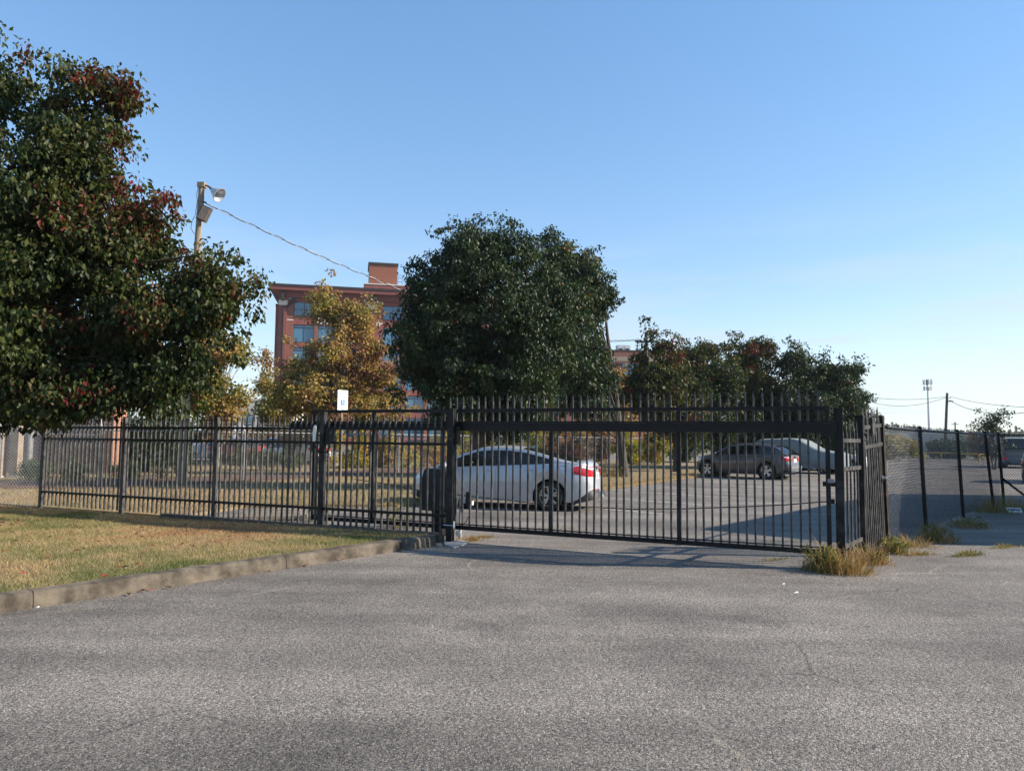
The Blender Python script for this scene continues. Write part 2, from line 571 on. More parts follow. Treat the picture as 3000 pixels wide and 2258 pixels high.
M['grass'] = foliage('grass', [(0.0, (0.06, 0.09, 0.02)), (0.25, (0.13, 0.15, 0.045)), (0.5, (0.26, 0.22, 0.10)), (0.75, (0.40, 0.30, 0.155)), (1.0, (0.30, 0.17, 0.09))], trans=0.25, rough=0.6, spec=0.25)
M['weed'] = foliage('weed', [(0.0, (0.035, 0.06, 0.015)), (0.35, (0.10, 0.115, 0.03)), (0.6, (0.25, 0.20, 0.075)), (0.85, (0.34, 0.235, 0.12)), (1.0, (0.28, 0.135, 0.07))], trans=0.3, rough=0.6, spec=0.25)
M['pear'] = foliage('pear_leaf', [(0.0, (0.010, 0.020, 0.006)), (0.4, (0.022, 0.037, 0.009)), (0.66, (0.058, 0.072, 0.015)), (0.82, (0.066, 0.050, 0.016)), (0.93, (0.072, 0.026, 0.016)), (1.0, (0.13, 0.022, 0.018))], trans=0.26, rough=0.5, spec=0.22)
M['maple'] = foliage('dark_tree_leaf', [(0.0, (0.011, 0.023, 0.010)), (0.5, (0.024, 0.044, 0.015)), (0.88, (0.055, 0.076, 0.022)), (0.97, (0.09, 0.065, 0.02)), (1.0, (0.18, 0.06, 0.02))], trans=0.24, rough=0.48, spec=0.26)
M['autumn'] = foliage('autumn_leaf', [(0.0, (0.11, 0.12, 0.03)), (0.3, (0.27, 0.225, 0.06)), (0.55, (0.32, 0.21, 0.075)), (0.8, (0.25, 0.135, 0.065)), (1.0, (0.18, 0.085, 0.055))], trans=0.36, rough=0.55, spec=0.3)
M['yellowbush'] = foliage('yellow_shrub_leaf', [(0.0, (0.05, 0.085, 0.014)), (0.4, (0.19, 0.20, 0.024)), (0.75, (0.40, 0.32, 0.035)), (1.0, (0.38, 0.20, 0.05))], trans=0.32, rough=0.5, spec=0.35)
M['evergreen'] = foliage('evergreen_leaf', [(0.0, (0.014, 0.035, 0.010)), (0.6, (0.035, 0.075, 0.016)), (1.0, (0.10, 0.13, 0.03))], trans=0.15, rough=0.5)
M['hazewood'] = foliage('far_wood_leaf', [(0.0, (0.05, 0.07, 0.045)), (0.6, (0.09, 0.105, 0.06)), (1.0, (0.17, 0.13, 0.06))], trans=0.1, rough=0.8, spec=0.1)
M['fallen'] = foliage('fallen_leaf', [(0.0, (0.035, 0.02, 0.014)), (0.6, (0.15, 0.06, 0.03)), (1.0, (0.42, 0.05, 0.05))], trans=0.2)

# building materials
M['brick_far'] = brick_mat('far_brick', (0.18, 0.058, 0.04), (0.23, 0.075, 0.05), (0.23, 0.13, 0.10), w=0.3, h=0.1)
M['brick_pent'] = brick_mat('penthouse_brick', (0.21, 0.062, 0.032), (0.25, 0.078, 0.042), (0.22, 0.115, 0.075), w=0.3, h=0.1)
M['red_panel'] = mk('red_spandrel', (0.20, 0.056, 0.045), (0.23, 0.066, 0.052), scale=0.6, rough=0.7)
M['cornice'] = mk('cornice_red', (0.165, 0.044, 0.038), (0.19, 0.052, 0.043), scale=0.8, rough=0.65)
M['dark_trim'] = mk('dark_trim', (0.022, 0.018, 0.018), rough=0.6)
M['cap_white'] = mk('limestone_cap', (0.55, 0.50, 0.46), (0.62, 0.58, 0.54), scale=2, rough=0.8)
M['win_frame'] = mk('dark_window_frame', (0.02, 0.028, 0.035), rough=0.45)
M['far_glass'] = mk('blue_reflective_glass', (0.05, 0.15, 0.25), rough=0.06, spec=0.9)
M['letter'] = mk('white_letters', (0.85, 0.85, 0.85), rough=0.4)
M['letter_dark'] = mk('dark_letters', (0.02, 0.014, 0.012), rough=0.6)
M['brick_low'] = brick_mat('low_building_brick', (0.12, 0.05, 0.032), (0.19, 0.08, 0.045), (0.40, 0.37, 0.34), w=0.22, h=0.085, ms=0.013)
M['brick_sunlit'] = brick_mat('sunlit_brick', (0.27, 0.085, 0.038), (0.34, 0.12, 0.055), (0.32, 0.27, 0.23), w=0.22, h=0.085, ms=0.012)  # brighter copy of the low building's brick, with sunlight put into its colour
M['tan'] = mk('tan_masonry', (0.24, 0.185, 0.135), (0.32, 0.25, 0.19), scale=3, rough=0.85)
M['pale_wall'] = mk('pale_wall', (0.52, 0.50, 0.46), (0.60, 0.58, 0.54), scale=0.8, rough=0.8)
M['hvac'] = mk('hvac_metal', (0.55, 0.55, 0.55), (0.62, 0.62, 0.6), scale=1, rough=0.5)

# vehicles
def paint(name, c, rough=0.3, metal=0.0):
    return mk(name, c, rough=rough, metal=metal, coat=0.6, spec=0.5)
M['silver'] = paint('silver_paint', (0.47, 0.48, 0.50), 0.34, 0.35)
M['gunmetal'] = paint('grey_brown_paint', (0.085, 0.077, 0.074), 0.32, 0.4)
M['carblack'] = paint('black_car_paint', (0.012, 0.012, 0.014), 0.25)
M['carwhite'] = paint('white_car_paint', (0.75, 0.75, 0.74), 0.35)
M['carred'] = paint('dark_red_car_paint', (0.18, 0.012, 0.012), 0.3)
M['carblue'] = paint('slate_blue_car_paint', (0.12, 0.16, 0.22), 0.3, 0.2)
M['cartan'] = paint('pale_grey_car_paint', (0.40, 0.42, 0.42), 0.35)
M['cglass'] = glass_tint('car_glass', (0.015, 0.018, 0.018), 0.62)
M['pglass'] = glass_tint('privacy_glass', (0.006, 0.007, 0.008), 0.9)
M['rubber'] = mk('tyre_rubber', (0.014, 0.014, 0.014), rough=0.8)
M['blackplastic'] = mk('black_plastic', (0.016, 0.016, 0.017), rough=0.55)
M['rim'] = mk('alloy_rim', (0.52, 0.52, 0.52), rough=0.3, metal=0.85)
M['redlens'] = mk('red_lens', (0.50, 0.012, 0.02), rough=0.12, coat=0.5)
M['clearlens'] = mk('clear_lens', (0.75, 0.76, 0.78), rough=0.1, coat=0.5)
M['plate'] = mk('plate_white', (0.78, 0.78, 0.76), rough=0.5)
M['plate_ink'] = mk('plate_ink', (0.06, 0.05, 0.09), rough=0.6)
M['interior'] = mk('car_interior', (0.018, 0.017, 0.016), rough=0.85)
M['cover'] = mk('grey_car_cover', (0.14, 0.17, 0.175), (0.18, 0.21, 0.215), scale=1.5, rough=0.85, bump=0.25, bscale=5)
M['trailer'] = mk('trailer_white', (0.62, 0.62, 0.60), (0.70, 0.70, 0.68), scale=0.7, rough=0.5)

exec_sections = True

# ================================================================== SETTING
# ---- ground, asphalt
g = MB().add([(-2500, -600, -0.04), (2500, -600, -0.04), (2500, 4000, -0.04), (-2500, 4000, -0.04)], [(0, 1, 2, 3)])
tag(g.build('ground', M['ground']), kind='structure')
g = MB().add([(-42, -14, 0), (95, -14, 0), (95, 82, 0), (-42, 82, 0)], [(0, 1, 2, 3)])
tag(g.build('asphalt_pavement', M['asphalt']), kind='structure')

FA = R(-24.5)
P0 = np.array([-0.93, 11.5])
FD = np.array([math.cos(FA), math.sin(FA)])
FB = np.array([-math.sin(FA), math.cos(FA)])


def fpt(s, off=0.0, z=0.0):
    p = P0 + FD * s + FB * off
    return (p[0], p[1], z)


def fl(u, v, off=0.0):           # photo pixel -> (s, z) on the vertical plane of the fence, set back by off
    d = ray(u, v)
    p0 = P0 + FB * off
    t = ((p0 - CO[:2]) @ FB) / (d[:2] @ FB)
    p = CO + d * t
    return float((p[:2] - P0) @ FD), float(p[2])


# ---- outer lawn, kerb
KERB = [(-13.0, -7.0), (-9.6, -1.2), (-7.1, 2.9), (-5.6, 5.2), (-4.53, 6.72), (-3.78, 7.72), (-2.94, 8.78), (-2.35, 9.55), (-1.82, 10.27), (-1.42, 10.72), (-1.10, 11.12)]


def resample(pts, n):
    p = np.array(pts)
    d = np.r_[0, np.cumsum(np.linalg.norm(np.diff(p, axis=0), axis=1))]
    t = np.linspace(0, d[-1], n)
    q = np.stack([np.interp(t, d, p[:, i]) for i in range(p.shape[1])], 1)
    return q, t


kc, kt = resample(KERB, 160)
for _ in range(6):
    kc[1:-1] = (kc[:-2] + 2 * kc[1:-1] + kc[2:]) / 4
kd = np.gradient(kc, axis=0)
kd /= np.linalg.norm(kd, axis=1)[:, None]
kn = np.stack([-kd[:, 1], kd[:, 0]], 1)      # to the lawn side
KW, KH = 0.16, 0.15


def lawnz(x, y):
    p = np.stack([np.atleast_1d(x), np.atleast_1d(y)], 1)
    dd = np.min(np.linalg.norm(p[:, None, :] - kc[None, ::4, :], axis=2), axis=1)
    return 0.065 + 0.06 * np.clip(1 - dd / 4.5, 0, 1) + 0.008 * np.sin(p[:, 0] * 2.1 + p[:, 1] * 1.3)


kerb = thing('kerb', 'stained concrete kerb curving along the lawn edge to the gate post', 'kerb')
prof = [(0.0, -0.02), (0.004, 0.06), (0.010, KH - 0.035), (0.020, KH - 0.012), (0.042, KH), (KW, KH + 0.004), (KW, -0.02)]
seg = 20
for a in range(0, 159, seg):
    b = min(a + seg, 159)
    idx = np.arange(a, b + 1)
    P = []
    for q, i in enumerate(idx):
        sh = 0.004 if q == 0 else (-0.004 if q == len(idx) - 1 else 0)
        c = kc[i] + kd[i] * sh
        P.append([(c[0] + kn[i][0] * o, c[1] + kn[i][1] * o, z + 0.003 * math.sin(i * 0.9 + o * 9)) for o, z in prof])
    mb = MB().grid(P)
    n = len(mb.v)
    mb.f.append(tuple(range(len(prof))))
    mb.f.append(tuple(range(n - len(prof), n))[::-1])
    mb.build('kerb_stone', M['kerb'], kerb, smooth=40)

back = kc + kn * KW
fence_far = np.array(fpt(-36)[:2])
fence_end = np.array(fpt(-0.18)[:2])
fline = np.stack([fence_far + (fence_end - fence_far) * t for t in np.linspace(0, 1, 160) ** 0.7])
rows = []
for i in range(0, 160):
    row = []
    for j in np.linspace(0, 1, 14):
        p = back[i] * (1 - j) + fline[i] * j
        row.append((p[0], p[1], float(lawnz(p[0], p[1])[0])))
    rows.append(row)
tag(MB().grid(rows).build('lawn', M['soil'], smooth=60), kind='structure')

# ---- inner lawn, mulch strip
CL = [(-14.6, 21.2), (-12.2, 22.1), (-9.35, 26.0), (-7.6, 28.5), (-4.9, 32.3), (0.6, 39.8), (6.0, 47.0)]   # far chain-link line
inner = [fpt(-36, 0.2)[:2], fpt(-6.1, 0.22)[:2], (-5.9, 16.6), (-4.6, 17.0), (-2.6, 17.2), (3.3, 24.3), (6.8, 30.3), (9.4, 34.4), (16, 45), (30, 60), (20, 66), (0, 52), (-30, 44), (-60, 42)]
mb = MB().prism(inner, -0.02, 0.06)
tag(mb.build('inner_lawn', M['soil']), kind='structure')
mm = []
for (x, y) in CL: mm.append((x + 0.75, y - 0.6))
for (x, y) in CL[::-1]: mm.append((x - 2.2, y + 1.7))
tag(MB().prism(mm, 0.0, 0.085).build('mulch_bed', M['mulch']), kind='structure')


def blades(name, x, y, z, hmin, hmax, width, tint, mat, lean=0.5, parent=None):
    n = len(x)
    h = NR.uniform(hmin, hmax, n)
    az = NR.uniform(0, 2 * math.pi, n)
    la = NR.uniform(0, 2 * math.pi, n)
    ll = h * NR.uniform(0.1, lean, n) * 1.4
    w = width * NR.uniform(0.7, 1.3, n)
    base = np.stack([x, y, z], 1)
    sx = np.stack([np.cos(az), np.sin(az), np.zeros(n)], 1) * w[:, None] / 2
    tip = base + np.stack([np.cos(la) * ll, np.sin(la) * ll, h], 1)
    V = np.empty((n, 3, 3))
    V[:, 0], V[:, 1], V[:, 2] = base - sx, base + sx, tip
    me = np_mesh(name, V.reshape(-1, 3), np.arange(n * 3).reshape(-1, 3), mat, tint)
    return obj(name, me, parent)


def vnoise(x, y, s, seed=0):
    r = np.random.default_rng(seed)
    G = r.random((64, 64))
    xs, ys = x * s + 31.7, y * s + 17.3
    xi, yi = np.floor(xs).astype(int), np.floor(ys).astype(int)
    fx, fy = xs - xi, ys - yi
    fx, fy = fx * fx * (3 - 2 * fx), fy * fy * (3 - 2 * fy)
    g = lambda a, b: G[a % 64, b % 64]
    return (g(xi, yi) * (1 - fx) + g(xi + 1, yi) * fx) * (1 - fy) + (g(xi, yi + 1) * (1 - fx) + g(xi + 1, yi + 1) * fx) * fy


poly = [tuple(p) for p in back[::4]] + [tuple(back[-1])] + [fpt(-0.3, -0.12)[:2], fpt(-10.4, -0.12)[:2], fpt(-16, -0.12)[:2]]
n = 560000
x = NR.uniform(-13.5, -0.9, n)
y = NR.uniform(5.0, 17.0, n)
k = inpoly(x, y, poly) & (x > -0.74 * y - 0.4)
x, y = x[k], y[k]
z = np.concatenate([lawnz(x[i:i + 20000], y[i:i + 20000]) for i in range(0, len(x), 20000)]) - 0.004
p = np.stack([x, y], 1)
dk = np.concatenate([np.min(np.linalg.norm(p[i:i + 20000, None, :] - kc[None, ::4, :], axis=2), axis=1) for i in range(0, len(x), 20000)])
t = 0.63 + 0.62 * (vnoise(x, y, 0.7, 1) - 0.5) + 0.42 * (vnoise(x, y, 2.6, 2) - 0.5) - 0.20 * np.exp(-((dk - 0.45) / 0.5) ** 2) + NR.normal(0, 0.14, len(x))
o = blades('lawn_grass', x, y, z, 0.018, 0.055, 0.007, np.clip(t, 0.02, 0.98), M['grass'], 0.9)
tag(o, 'short dry yellow-green grass covering the lawn beside the kerb', 'grass', kind='stuff')

n = 900000
x = NR.uniform(-30, 16, n)
y = NR.uniform(12, 46, n)
keep = NR.random(n) < np.clip((16.0 / y) ** 2, 0, 1)
k = inpoly(x, y, inner) & (np.abs(x) < 0.75 * y) & keep & ~inpoly(x, y, mm)
x, y = x[k], y[k]
t = 0.68 + 0.36 * (vnoise(x, y, 0.5, 5) - 0.5) + 0.25 * (vnoise(x, y, 2.0, 6) - 0.5) + NR.normal(0, 0.11, len(x))
o = blades('inner_lawn_grass', x, y, np.full(len(x), 0.055), 0.03, 0.08, 0.012, np.clip(t, 0.02, 0.98), M['grass'], 0.8)
tag(o, 'dry straw-coloured grass on the lawn behind the fence', 'grass', kind='stuff')
# taller straw along the lot edge
ed, _ = resample([(-5.9, 16.7), (-4.6, 17.0), (-2.6, 17.2), (3.3, 24.3), (6.8, 30.3), (9.2, 34.2)], 5200)
x = ed[:, 0] + NR.normal(0, 0.22, len(ed)) - 0.15
y = ed[:, 1] + NR.normal(0, 0.22, len(ed)) + 0.1
o = blades('edge_straw', x, y, np.full(len(x), 0.0), 0.06, 0.22, 0.012, np.clip(NR.normal(0.72, 0.14, len(x)), 0, 1), M['weed'], 0.9)
tag(o, 'tall dry straw fringe along the parking lot edge', 'grass', kind='stuff')

# fallen leaves on the lawn and in the gutter
n = 260
fx, fy = NR.uniform(-9.5, -2.2, n), NR.uniform(7.6, 14.5, n)
k = inpoly(fx, fy, poly) & (fx < -3.0 - 0.2 * (fy - 9))
fx, fy = fx[k], fy[k]
gi = NR.integers(70, 158, 24)
fx = np.r_[fx, kc[gi, 0] - kn[gi, 0] * NR.uniform(0.02, 0.12, 24)]
fy = np.r_[fy, kc[gi, 1] - kn[gi, 1] * NR.uniform(0.02, 0.12, 24)]
fz = np.r_[lawnz(fx[:-24], fy[:-24]) + 0.035, np.full(24, 0.012)]
nn = len(fx)
V, T = [], []
for i in range(nn):
    a = rnd.uniform(0, 6.28)
    s = rnd.uniform(0.025, 0.045)
    ca, sa = math.cos(a) * s, math.sin(a) * s
    c = np.array([fx[i], fy[i], fz[i]])
    V += [c - [ca, sa, 0], c + [-sa * .6, ca * .6, s * .5], c + [ca, sa, s * .2], c + [sa * .6, -ca * .6, s * .4]]
    T += [(4 * i, 4 * i + 1, 4 * i + 2), (4 * i, 4 * i + 2, 4 * i + 3)]
tt = np.repeat(np.where(NR.random(nn) < 0.28, NR.uniform(0.85, 1, nn), NR.uniform(0, 0.6, nn)), 2)
tag(obj('fallen_leaves', np_mesh('fallen_leaves', np.array(V), np.array(T), M['fallen'], tt)), 'fallen brown and red leaves scattered over the lawn', 'leaves', kind='stuff')

# ---- worn parking lines, concrete footing
ln = np.array([0.76, -0.65])
for i in range(7):
    c = np.array([-0.6, 19.6]) + np.array([0.62, 0.785]) * 2.75 * i
    a, b = c + ln * 0.5, c + ln * 5.2
    w = np.array([0.62, 0.785]) * 0.055
    q = [a - w, b - w, b + w, a + w]
    tag(MB().add([(p[0], p[1], 0.005) for p in q], [(0, 1, 2, 3)]).build('parking_line', M['paint_line']), kind='structure')

# low concrete strip under the fence, and the pale walkway boards behind it
e = thing('fence_edging', 'low dark concrete edging strip running under the iron fence', 'edging', fpt(0), FA)
for a, b in ((-6.15, -4.4), (-4.39, -2.6), (-2.59, -1.0), (-0.99, -0.14)):
    MB().span(a, b, -0.075, 0.085, -0.02, 0.132).build('edging_block', M['edging'], e)
w = thing('timber_walkway', 'pale weathered timbers lying on the ground behind the fence', 'timbers', (-4.75, 15.0, 0), R(10))
for i, yy in enumerate((-0.75, -0.45, -0.15, 0.15, 0.5)):
    MB().box((0.1 * (i % 2), yy, 0.05), (1.3 - 0.1 * i, 0.19, 0.07)).build('timber', M['timber'], w)
f = MB().prism([gz(1303, 1598)[:2], gz(1330, 1606)[:2], gz(1352, 1600)[:2], gz(1372, 1590)[:2], gz(1340, 1580)[:2], gz(1300, 1584)[:2]], -0.01, 0.02)
tag(f.build('concrete_footing', M['concrete']), 'pale broken concrete footing at the base of the left gate post', 'footing')

# ================================================================== IRON FENCE
def picket_mesh(name, w, z0, z1, tip=0.11, mat=None):
    mb = MB()
    h = w / 2
    mb.box((0, 0, (z0 + z1 - tip) / 2), (w, w, z1 - tip - z0))
    zz = z1 - tip
    hw = w * 0.62
    ring = lambda r, z, d: [(-r, -d, z), (r, -d, z), (r, d, z), (-r, d, z)]
    rings = [ring(h * 0.6, zz, h * 0.5), ring(hw, zz + tip * 0.30, h * 0.45), ring(0.001, z1, 0.001)]
    vs = sum(rings, [])
    fs = [(4 * k + i, 4 * k + (i + 1) % 4, 4 * k + 4 + (i + 1) % 4, 4 * k + 4 + i) for k in range(2) for i in range(4)]
    mb.add(vs, fs)
    return mb.mesh(name, mat or M['black'])


fence = thing('iron_fence', 'black spear-topped iron fence running from the gate post along the lawn', 'fence', fpt(0), FA)
pk = picket_mesh('picket', 0.029, 0.125, 1.965, mat=M['grey_bar'])
posts = [-2.473, -4.885, -7.30, -9.73]
for s_ in posts[1:]:
    po = MB().span(s_ - 0.034, s_ + 0.034, -0.034, 0.034, 0.0, 1.93).build('post', M['grey_bar'], fence)
    MB().span(s_ - 0.039, s_ + 0.039, -0.039, 0.039, 1.93, 1.945).build('post_cap', M['black'], po)
edges = [-0.05] + posts
for a, b in zip(edges[:-1], edges[1:]):
    for zc in (1.735, 1.50, 0.40):
        MB().span(b + 0.034, a - 0.034, -0.020, 0.020, zc - 0.021, zc + 0.021).build('rail', M['black'], fence)
    for i in range(1, 20):
        o = obj('picket', pk, fence, (b + (a - b) * i / 20 + rnd.uniform(-.003, .003), 0.0, rnd.uniform(-.004, .004)))
        o.rotation_euler = (rnd.uniform(-.004, .004), rnd.uniform(-.004, .004), 0)
# heavy post carrying the antenna
hp = thing('steel_post', 'thick black square steel post with scraped paint in the iron fence', 'post', fpt(-2.473), FA)
MB().span(-0.044, 0.044, -0.044, 0.044, 0, 2.0).build('shaft', M['black_worn'], hp)
MB().span(-0.048, 0.048, -0.048, 0.048, 2.0, 2.012).build('cap', M['rust'], hp)
MB().span(0.044, 0.15, -0.02, 0.12, 1.52, 1.72).build('roller_bracket', M['black'], hp)
s_, z_ = fl(922, 1290, -0.08)
an = thing('gate_antenna', 'white paddle antenna with a black lead beside the thick fence post', 'antenna', fpt(s_, -0.09), FA)
mb = MB()
P = []
for i, t_ in enumerate(np.linspace(0, 1, 9)):
    zz = 1.52 + 0.27 * t_
    ww = 0.033 * (1 - max(0, (t_ - 0.8) / 0.2) ** 2 * 0.75) * (0.8 + 0.2 * min(1, t_ * 3))
    P.append([(-ww + 0.012 * t_, -0.012, zz), (-ww * .7 + 0.012 * t_, 0.012, zz), (ww * .7 + 0.012 * t_, 0.012, zz), (ww + 0.012 * t_, -0.012, zz), (-ww + 0.012 * t_, -0.012, zz)])
mb.grid(P)
mb.f += [(0, 1, 2, 3), tuple(len(mb.v) - 5 + k for k in (3, 2, 1, 0))]
mb.build('paddle', M['white'], an, smooth=35)
MB().tube([(0.0, 0, 1.53), (0.01, 0, 1.46), (0.04, 0.01, 1.38), (0.10, 0.03, 1.33), (0.16, 0.03, 1.36), (0.24, 0.02, 1.33), (0.30, 0.02, 1.40), (0.31, 0.03, 1.52)], 0.012, 6).build('lead', M['cable'], an, smooth=60)

# ---- left gate post
gp = thing('gate_post', 'black square steel post where the iron fence meets the sliding gate', 'post', fpt(0), FA)
MB().span(-0.05, 0.05, -0.05, 0.05, 0, 2.04).build('shaft', M['black_worn'], gp)
MB().span(-0.056, 0.056, -0.056, 0.056, 2.04, 2.055).build('cap', M['rust'], gp)
MB().span(-0.062, 0.062, -0.062, 0.062, 1.62, 1.635).build('strap', M['black'], gp)
MB().span(-0.062, 0.062, -0.062, 0.062, 1.54, 1.555).build('strap', M['black'], gp)
MB().span(0.05, 0.10, 0.0, 0.10, 1.50, 1.78).build('guide_bracket', M['black'], gp)
MB().tube([(-0.09, -0.055, 0.265), (0.085, -0.055, 0.265)], 0.008, 6).build('tie_rod', M['chrome'], gp)
MB().span(0.088, 0.10, -0.06, -0.02, 0.22, 0.33).build('reflector', M['white'], gp)
MB().lathe([(0.001, -0.012), (0.045, -0.012), (0.045, 0.012), (0.001, 0.012)], (0.13, 0.03, 0.14), n=18).build('guide_wheel', M['galv'], gp, smooth=40)

# ---- sliding gate
GO = 0.17
gate = thing('sliding_gate', 'long black spear-topped sliding gate across the driveway entrance', 'gate', fpt(0, GO), FA)
sL = fl(917, 1300, GO)[0]
sR = fl(2432, 1300, GO)[0]
MB().span(sL, sR, -0.025, 0.025, 2.005, 2.055).build('top_rail', M['black'], gate)
MB().span(sL - 0.45, sR + 0.07, -0.045, 0.045, 1.715, 1.835).build('track_beam', M['black'], gate)
MB().span(sL - 0.44, sR + 0.065, -0.030, 0.030, 1.838, 1.862).build('track_lip', M['black'], gate)
MB().span(sL, sR, -0.03, 0.03, 0.185, 0.245).build('bottom_rail', M['black'], gate)
MB().span(sL, sR, -0.02, 0.02, 0.26, 0.275).build('bottom_lip', M['rust'], gate)
gposts = [sL + 0.03, fl(1092, 1360, GO)[0], fl(1297, 1360, GO)[0], fl(1615, 1360, GO)[0], fl(1989, 1360, GO)[0], sR - 0.03]
for q in gposts:
    MB().span(q - 0.028, q + 0.028, -0.024, 0.024, 0.246, 1.714).build('upright', M['black_worn'], gate)
    MB().span(q - 0.028, q + 0.028, -0.024, 0.024, 1.864, 2.004).build('upright', M['black_worn'], gate)
gk = picket_mesh('picket', 0.025, 0.246, 2.265, 0.10, M['grey_bar'])
for a, b, n_ in ((gposts[2], gposts[3], 14), (gposts[3], gposts[4], 16), (gposts[4], gposts[5], 16)):
    for i in range(0, n_ + 1):
        if i == 0 and a != gposts[3] and a != gposts[4]: continue
        if i == 0:
            # spike above the upright
            continue
        o = obj('picket', gk, gate, (a + (b - a) * i / (n_ + 1) + rnd.uniform(-.003, .003), 0, rnd.uniform(-.004, .004)))
        o.rotation_euler = (rnd.uniform(-.006, .006), rnd.uniform(-.006, .006), 0)
# drive chain sagging along the gate
cp = []
for u, v in ((1040, 1404), (1100, 1412), (1180, 1426), (1245, 1440), (1345, 1449), (1450, 1461), (1560, 1473), (1700, 1484), (1850, 1491), (1990, 1490), (2150, 1485), (2300, 1478), (2433, 1468)):
    q = fl(u, v, GO + 0.05)
    cp.append((q[0], 0.05, q[1]))
MB().tube(cp, 0.008, 6).build('drive_chain', M['rust'], gate, smooth=60)
q = cp[-1]
MB().span(q[0] - 0.01, q[0] + 0.05, 0.02, 0.075, q[2] - 0.03, q[2] + 0.03).build('chain_bracket', M['black'], gate)
q = fl(2440, 1409, GO)
MB().span(q[0] - 0.06, q[0] + 0.02, -0.05, -0.028, q[1] - 0.02, q[1] + 0.03).build('catch_plate', M['galv_dull'], gate)

# ---- gate operator
q = fl(1290, 1385, 0.62)
op = thing('gate_operator', 'dark boxy gate motor housing standing behind the fence by the gate post', 'gate motor', fpt(q[0], 0.62), FA)
P = []
for zz, w_, d_ in ((0.50, .255, .19), (0.62, .265, .20), (0.80, .262, .198), (0.98, .25, .185), (1.06, .238, .17), (1.095, .21, .145)):
    ring = []
    for sx, sy in ((-1, -1), (1, -1), (1, 1), (-1, 1)):
        for k_ in (0, 1, 2):
            an_ = math.atan2(sy, sx) - math.pi / 4 + k_ * math.pi / 4
            r_ = 0.045
            ring.append((sx * (w_ - r_) + r_ * math.cos(an_), sy * (d_ - r_) + r_ * math.sin(an_), zz))
    ring.append(ring[0])
    P.append(ring)
mb = MB().grid(P)
mb.f.append(tuple(len(mb.v) - 13 + k_ for k_ in range(12)))
mb.build('housing', M['op_box'], op, smooth=40)
MB().span(-0.24, 0.24, -0.17, 0.17, 0.43, 0.50).build('base_tray', M['blackplastic'], op)
MB().span(-0.10, 0.10, -0.09, 0.09, 0.0, 0.43).build('pedestal', M['black'], op)
MB().span(-0.34, 0.26, -0.03, 0.05, 0.40, 0.47).build('mount_arm', M['black'], op)
ks = thing('photo_eye', 'small black photo eye on a bracket beside the left gate post', 'sensor', fpt(fl(1372, 1480, 0.28)[0], 0.28), FA)
MB().span(-0.15, -0.12, -0.02, 0.02, 0.0, 0.66).build('stand', M['galv'], ks)
MB().span(-0.13, 0.05, -0.025, 0.025, 0.50, 0.53).build('arm', M['black'], ks)
MB().span(-0.02, 0.045, -0.05, 0.03, 0.53, 0.76).build('eye_box', M['blackplastic'], ks)
MB().span(0.046, 0.085, -0.04, 0.02, 0.56, 0.62).build('lens', M['clearlens'], ks)
MB().span(-0.115, -0.04, -0.04, 0.02, 0.58, 0.66).build('junction_box', M['white'], ks)
MB().tube([(0.02, -0.02, 0.53), (0.03, -0.02, 0.40), (-0.02, -0.02, 0.30), (-0.08, 0, 0.26)], 0.006, 5).build('lead', M['cable'], ks)

# ---- right gate post and the short walk-through fence behind it
rp_ = gz(2465, 1666)
rpost = thing('gate_post', 'scuffed black square steel post at the closing end of the sliding gate', 'post', (rp_[0], rp_[1], 0), FA)
MB().span(-0.052, 0.052, -0.052, 0.052, 0, 2.0).build('shaft', M['black_worn'], rpost)
MB().span(-0.058, 0.058, -0.058, 0.058, 2.0, 2.035).build('cap', M['rust'], rpost)
MB().span(-0.20, -0.052, 0.01, 0.06, 1.03, 1.09).build('receiver_arm', M['black'], rpost)

mid = gz(2528, 1632)
far = gz(2600, 1611)
a_ = np.array([rp_[0], rp_[1]])
b_ = np.array([mid[0], mid[1]])
c_ = np.array([far[0], far[1]])


def short_panel(name, label, cat, p, q, npk, rails, zt, tilt=0.0, mat='black', pw=0.022, zb=0.10):
    L_ = float(np.linalg.norm(q - p))
    t_ = thing(name, label, cat, (p[0], p[1], 0), math.atan2(q[1] - p[1], q[0] - p[0]))
    t_.rotation_euler = (0, tilt, t_.rotation_euler[2])
    for zz in rails:
        MB().span(0.06, L_ - 0.05, -0.02, 0.02, zz - 0.026, zz + 0.026).build('rail', M['grey_bar'], t_)
    me = picket_mesh('picket', pw, zb, zt, 0.16, M['grey_bar'])
    for i in range(npk):
        o = obj('picket', me, t_, (0.06 + (L_ - 0.12) * (i + 0.7) / (npk + 0.4), 0, rnd.uniform(-.01, .01)))
        o.rotation_euler = (0, rnd.uniform(-.012, .012), 0)
    return t_, L_


sp_, L_ = short_panel('short_fence_panel', 'short black picket panel beside the closing gate post', 'fence', a_, b_, 5, (1.62, 1.25, 0.26), 1.90)
po = MB().span(L_ - 0.05, L_ + 0.05, -0.05, 0.05, 0, 1.93).build('post', M['black_worn'], sp_)
MB().span(L_ - 0.055, L_ + 0.055, -0.055, 0.055, 1.93, 1.98).build('post_cap', M['rust'], po)
pg, L2 = short_panel('walk_gate', 'leaning black picket walk gate with a round knob', 'gate', b_ + (c_ - b_) * 0.10, c_, 10, (1.80, 1.52), 2.08, tilt=-0.07, zb=0.06)
MB().span(L2 - 0.035, L2 + 0.035, -0.035, 0.035, 0.03, 1.94).build('latch_stile', M['rust'], pg)
MB().span(L2 - 0.175, L2 - 0.04, -0.006, 0.006, 0.10, 1.75).build('lock_panel', M['black'], pg)
MB().span(0.40, 0.50, -0.045, -0.025, 1.68, 1.93).build('sign_plate', M['grey_bar'], pg)
mb = MB()
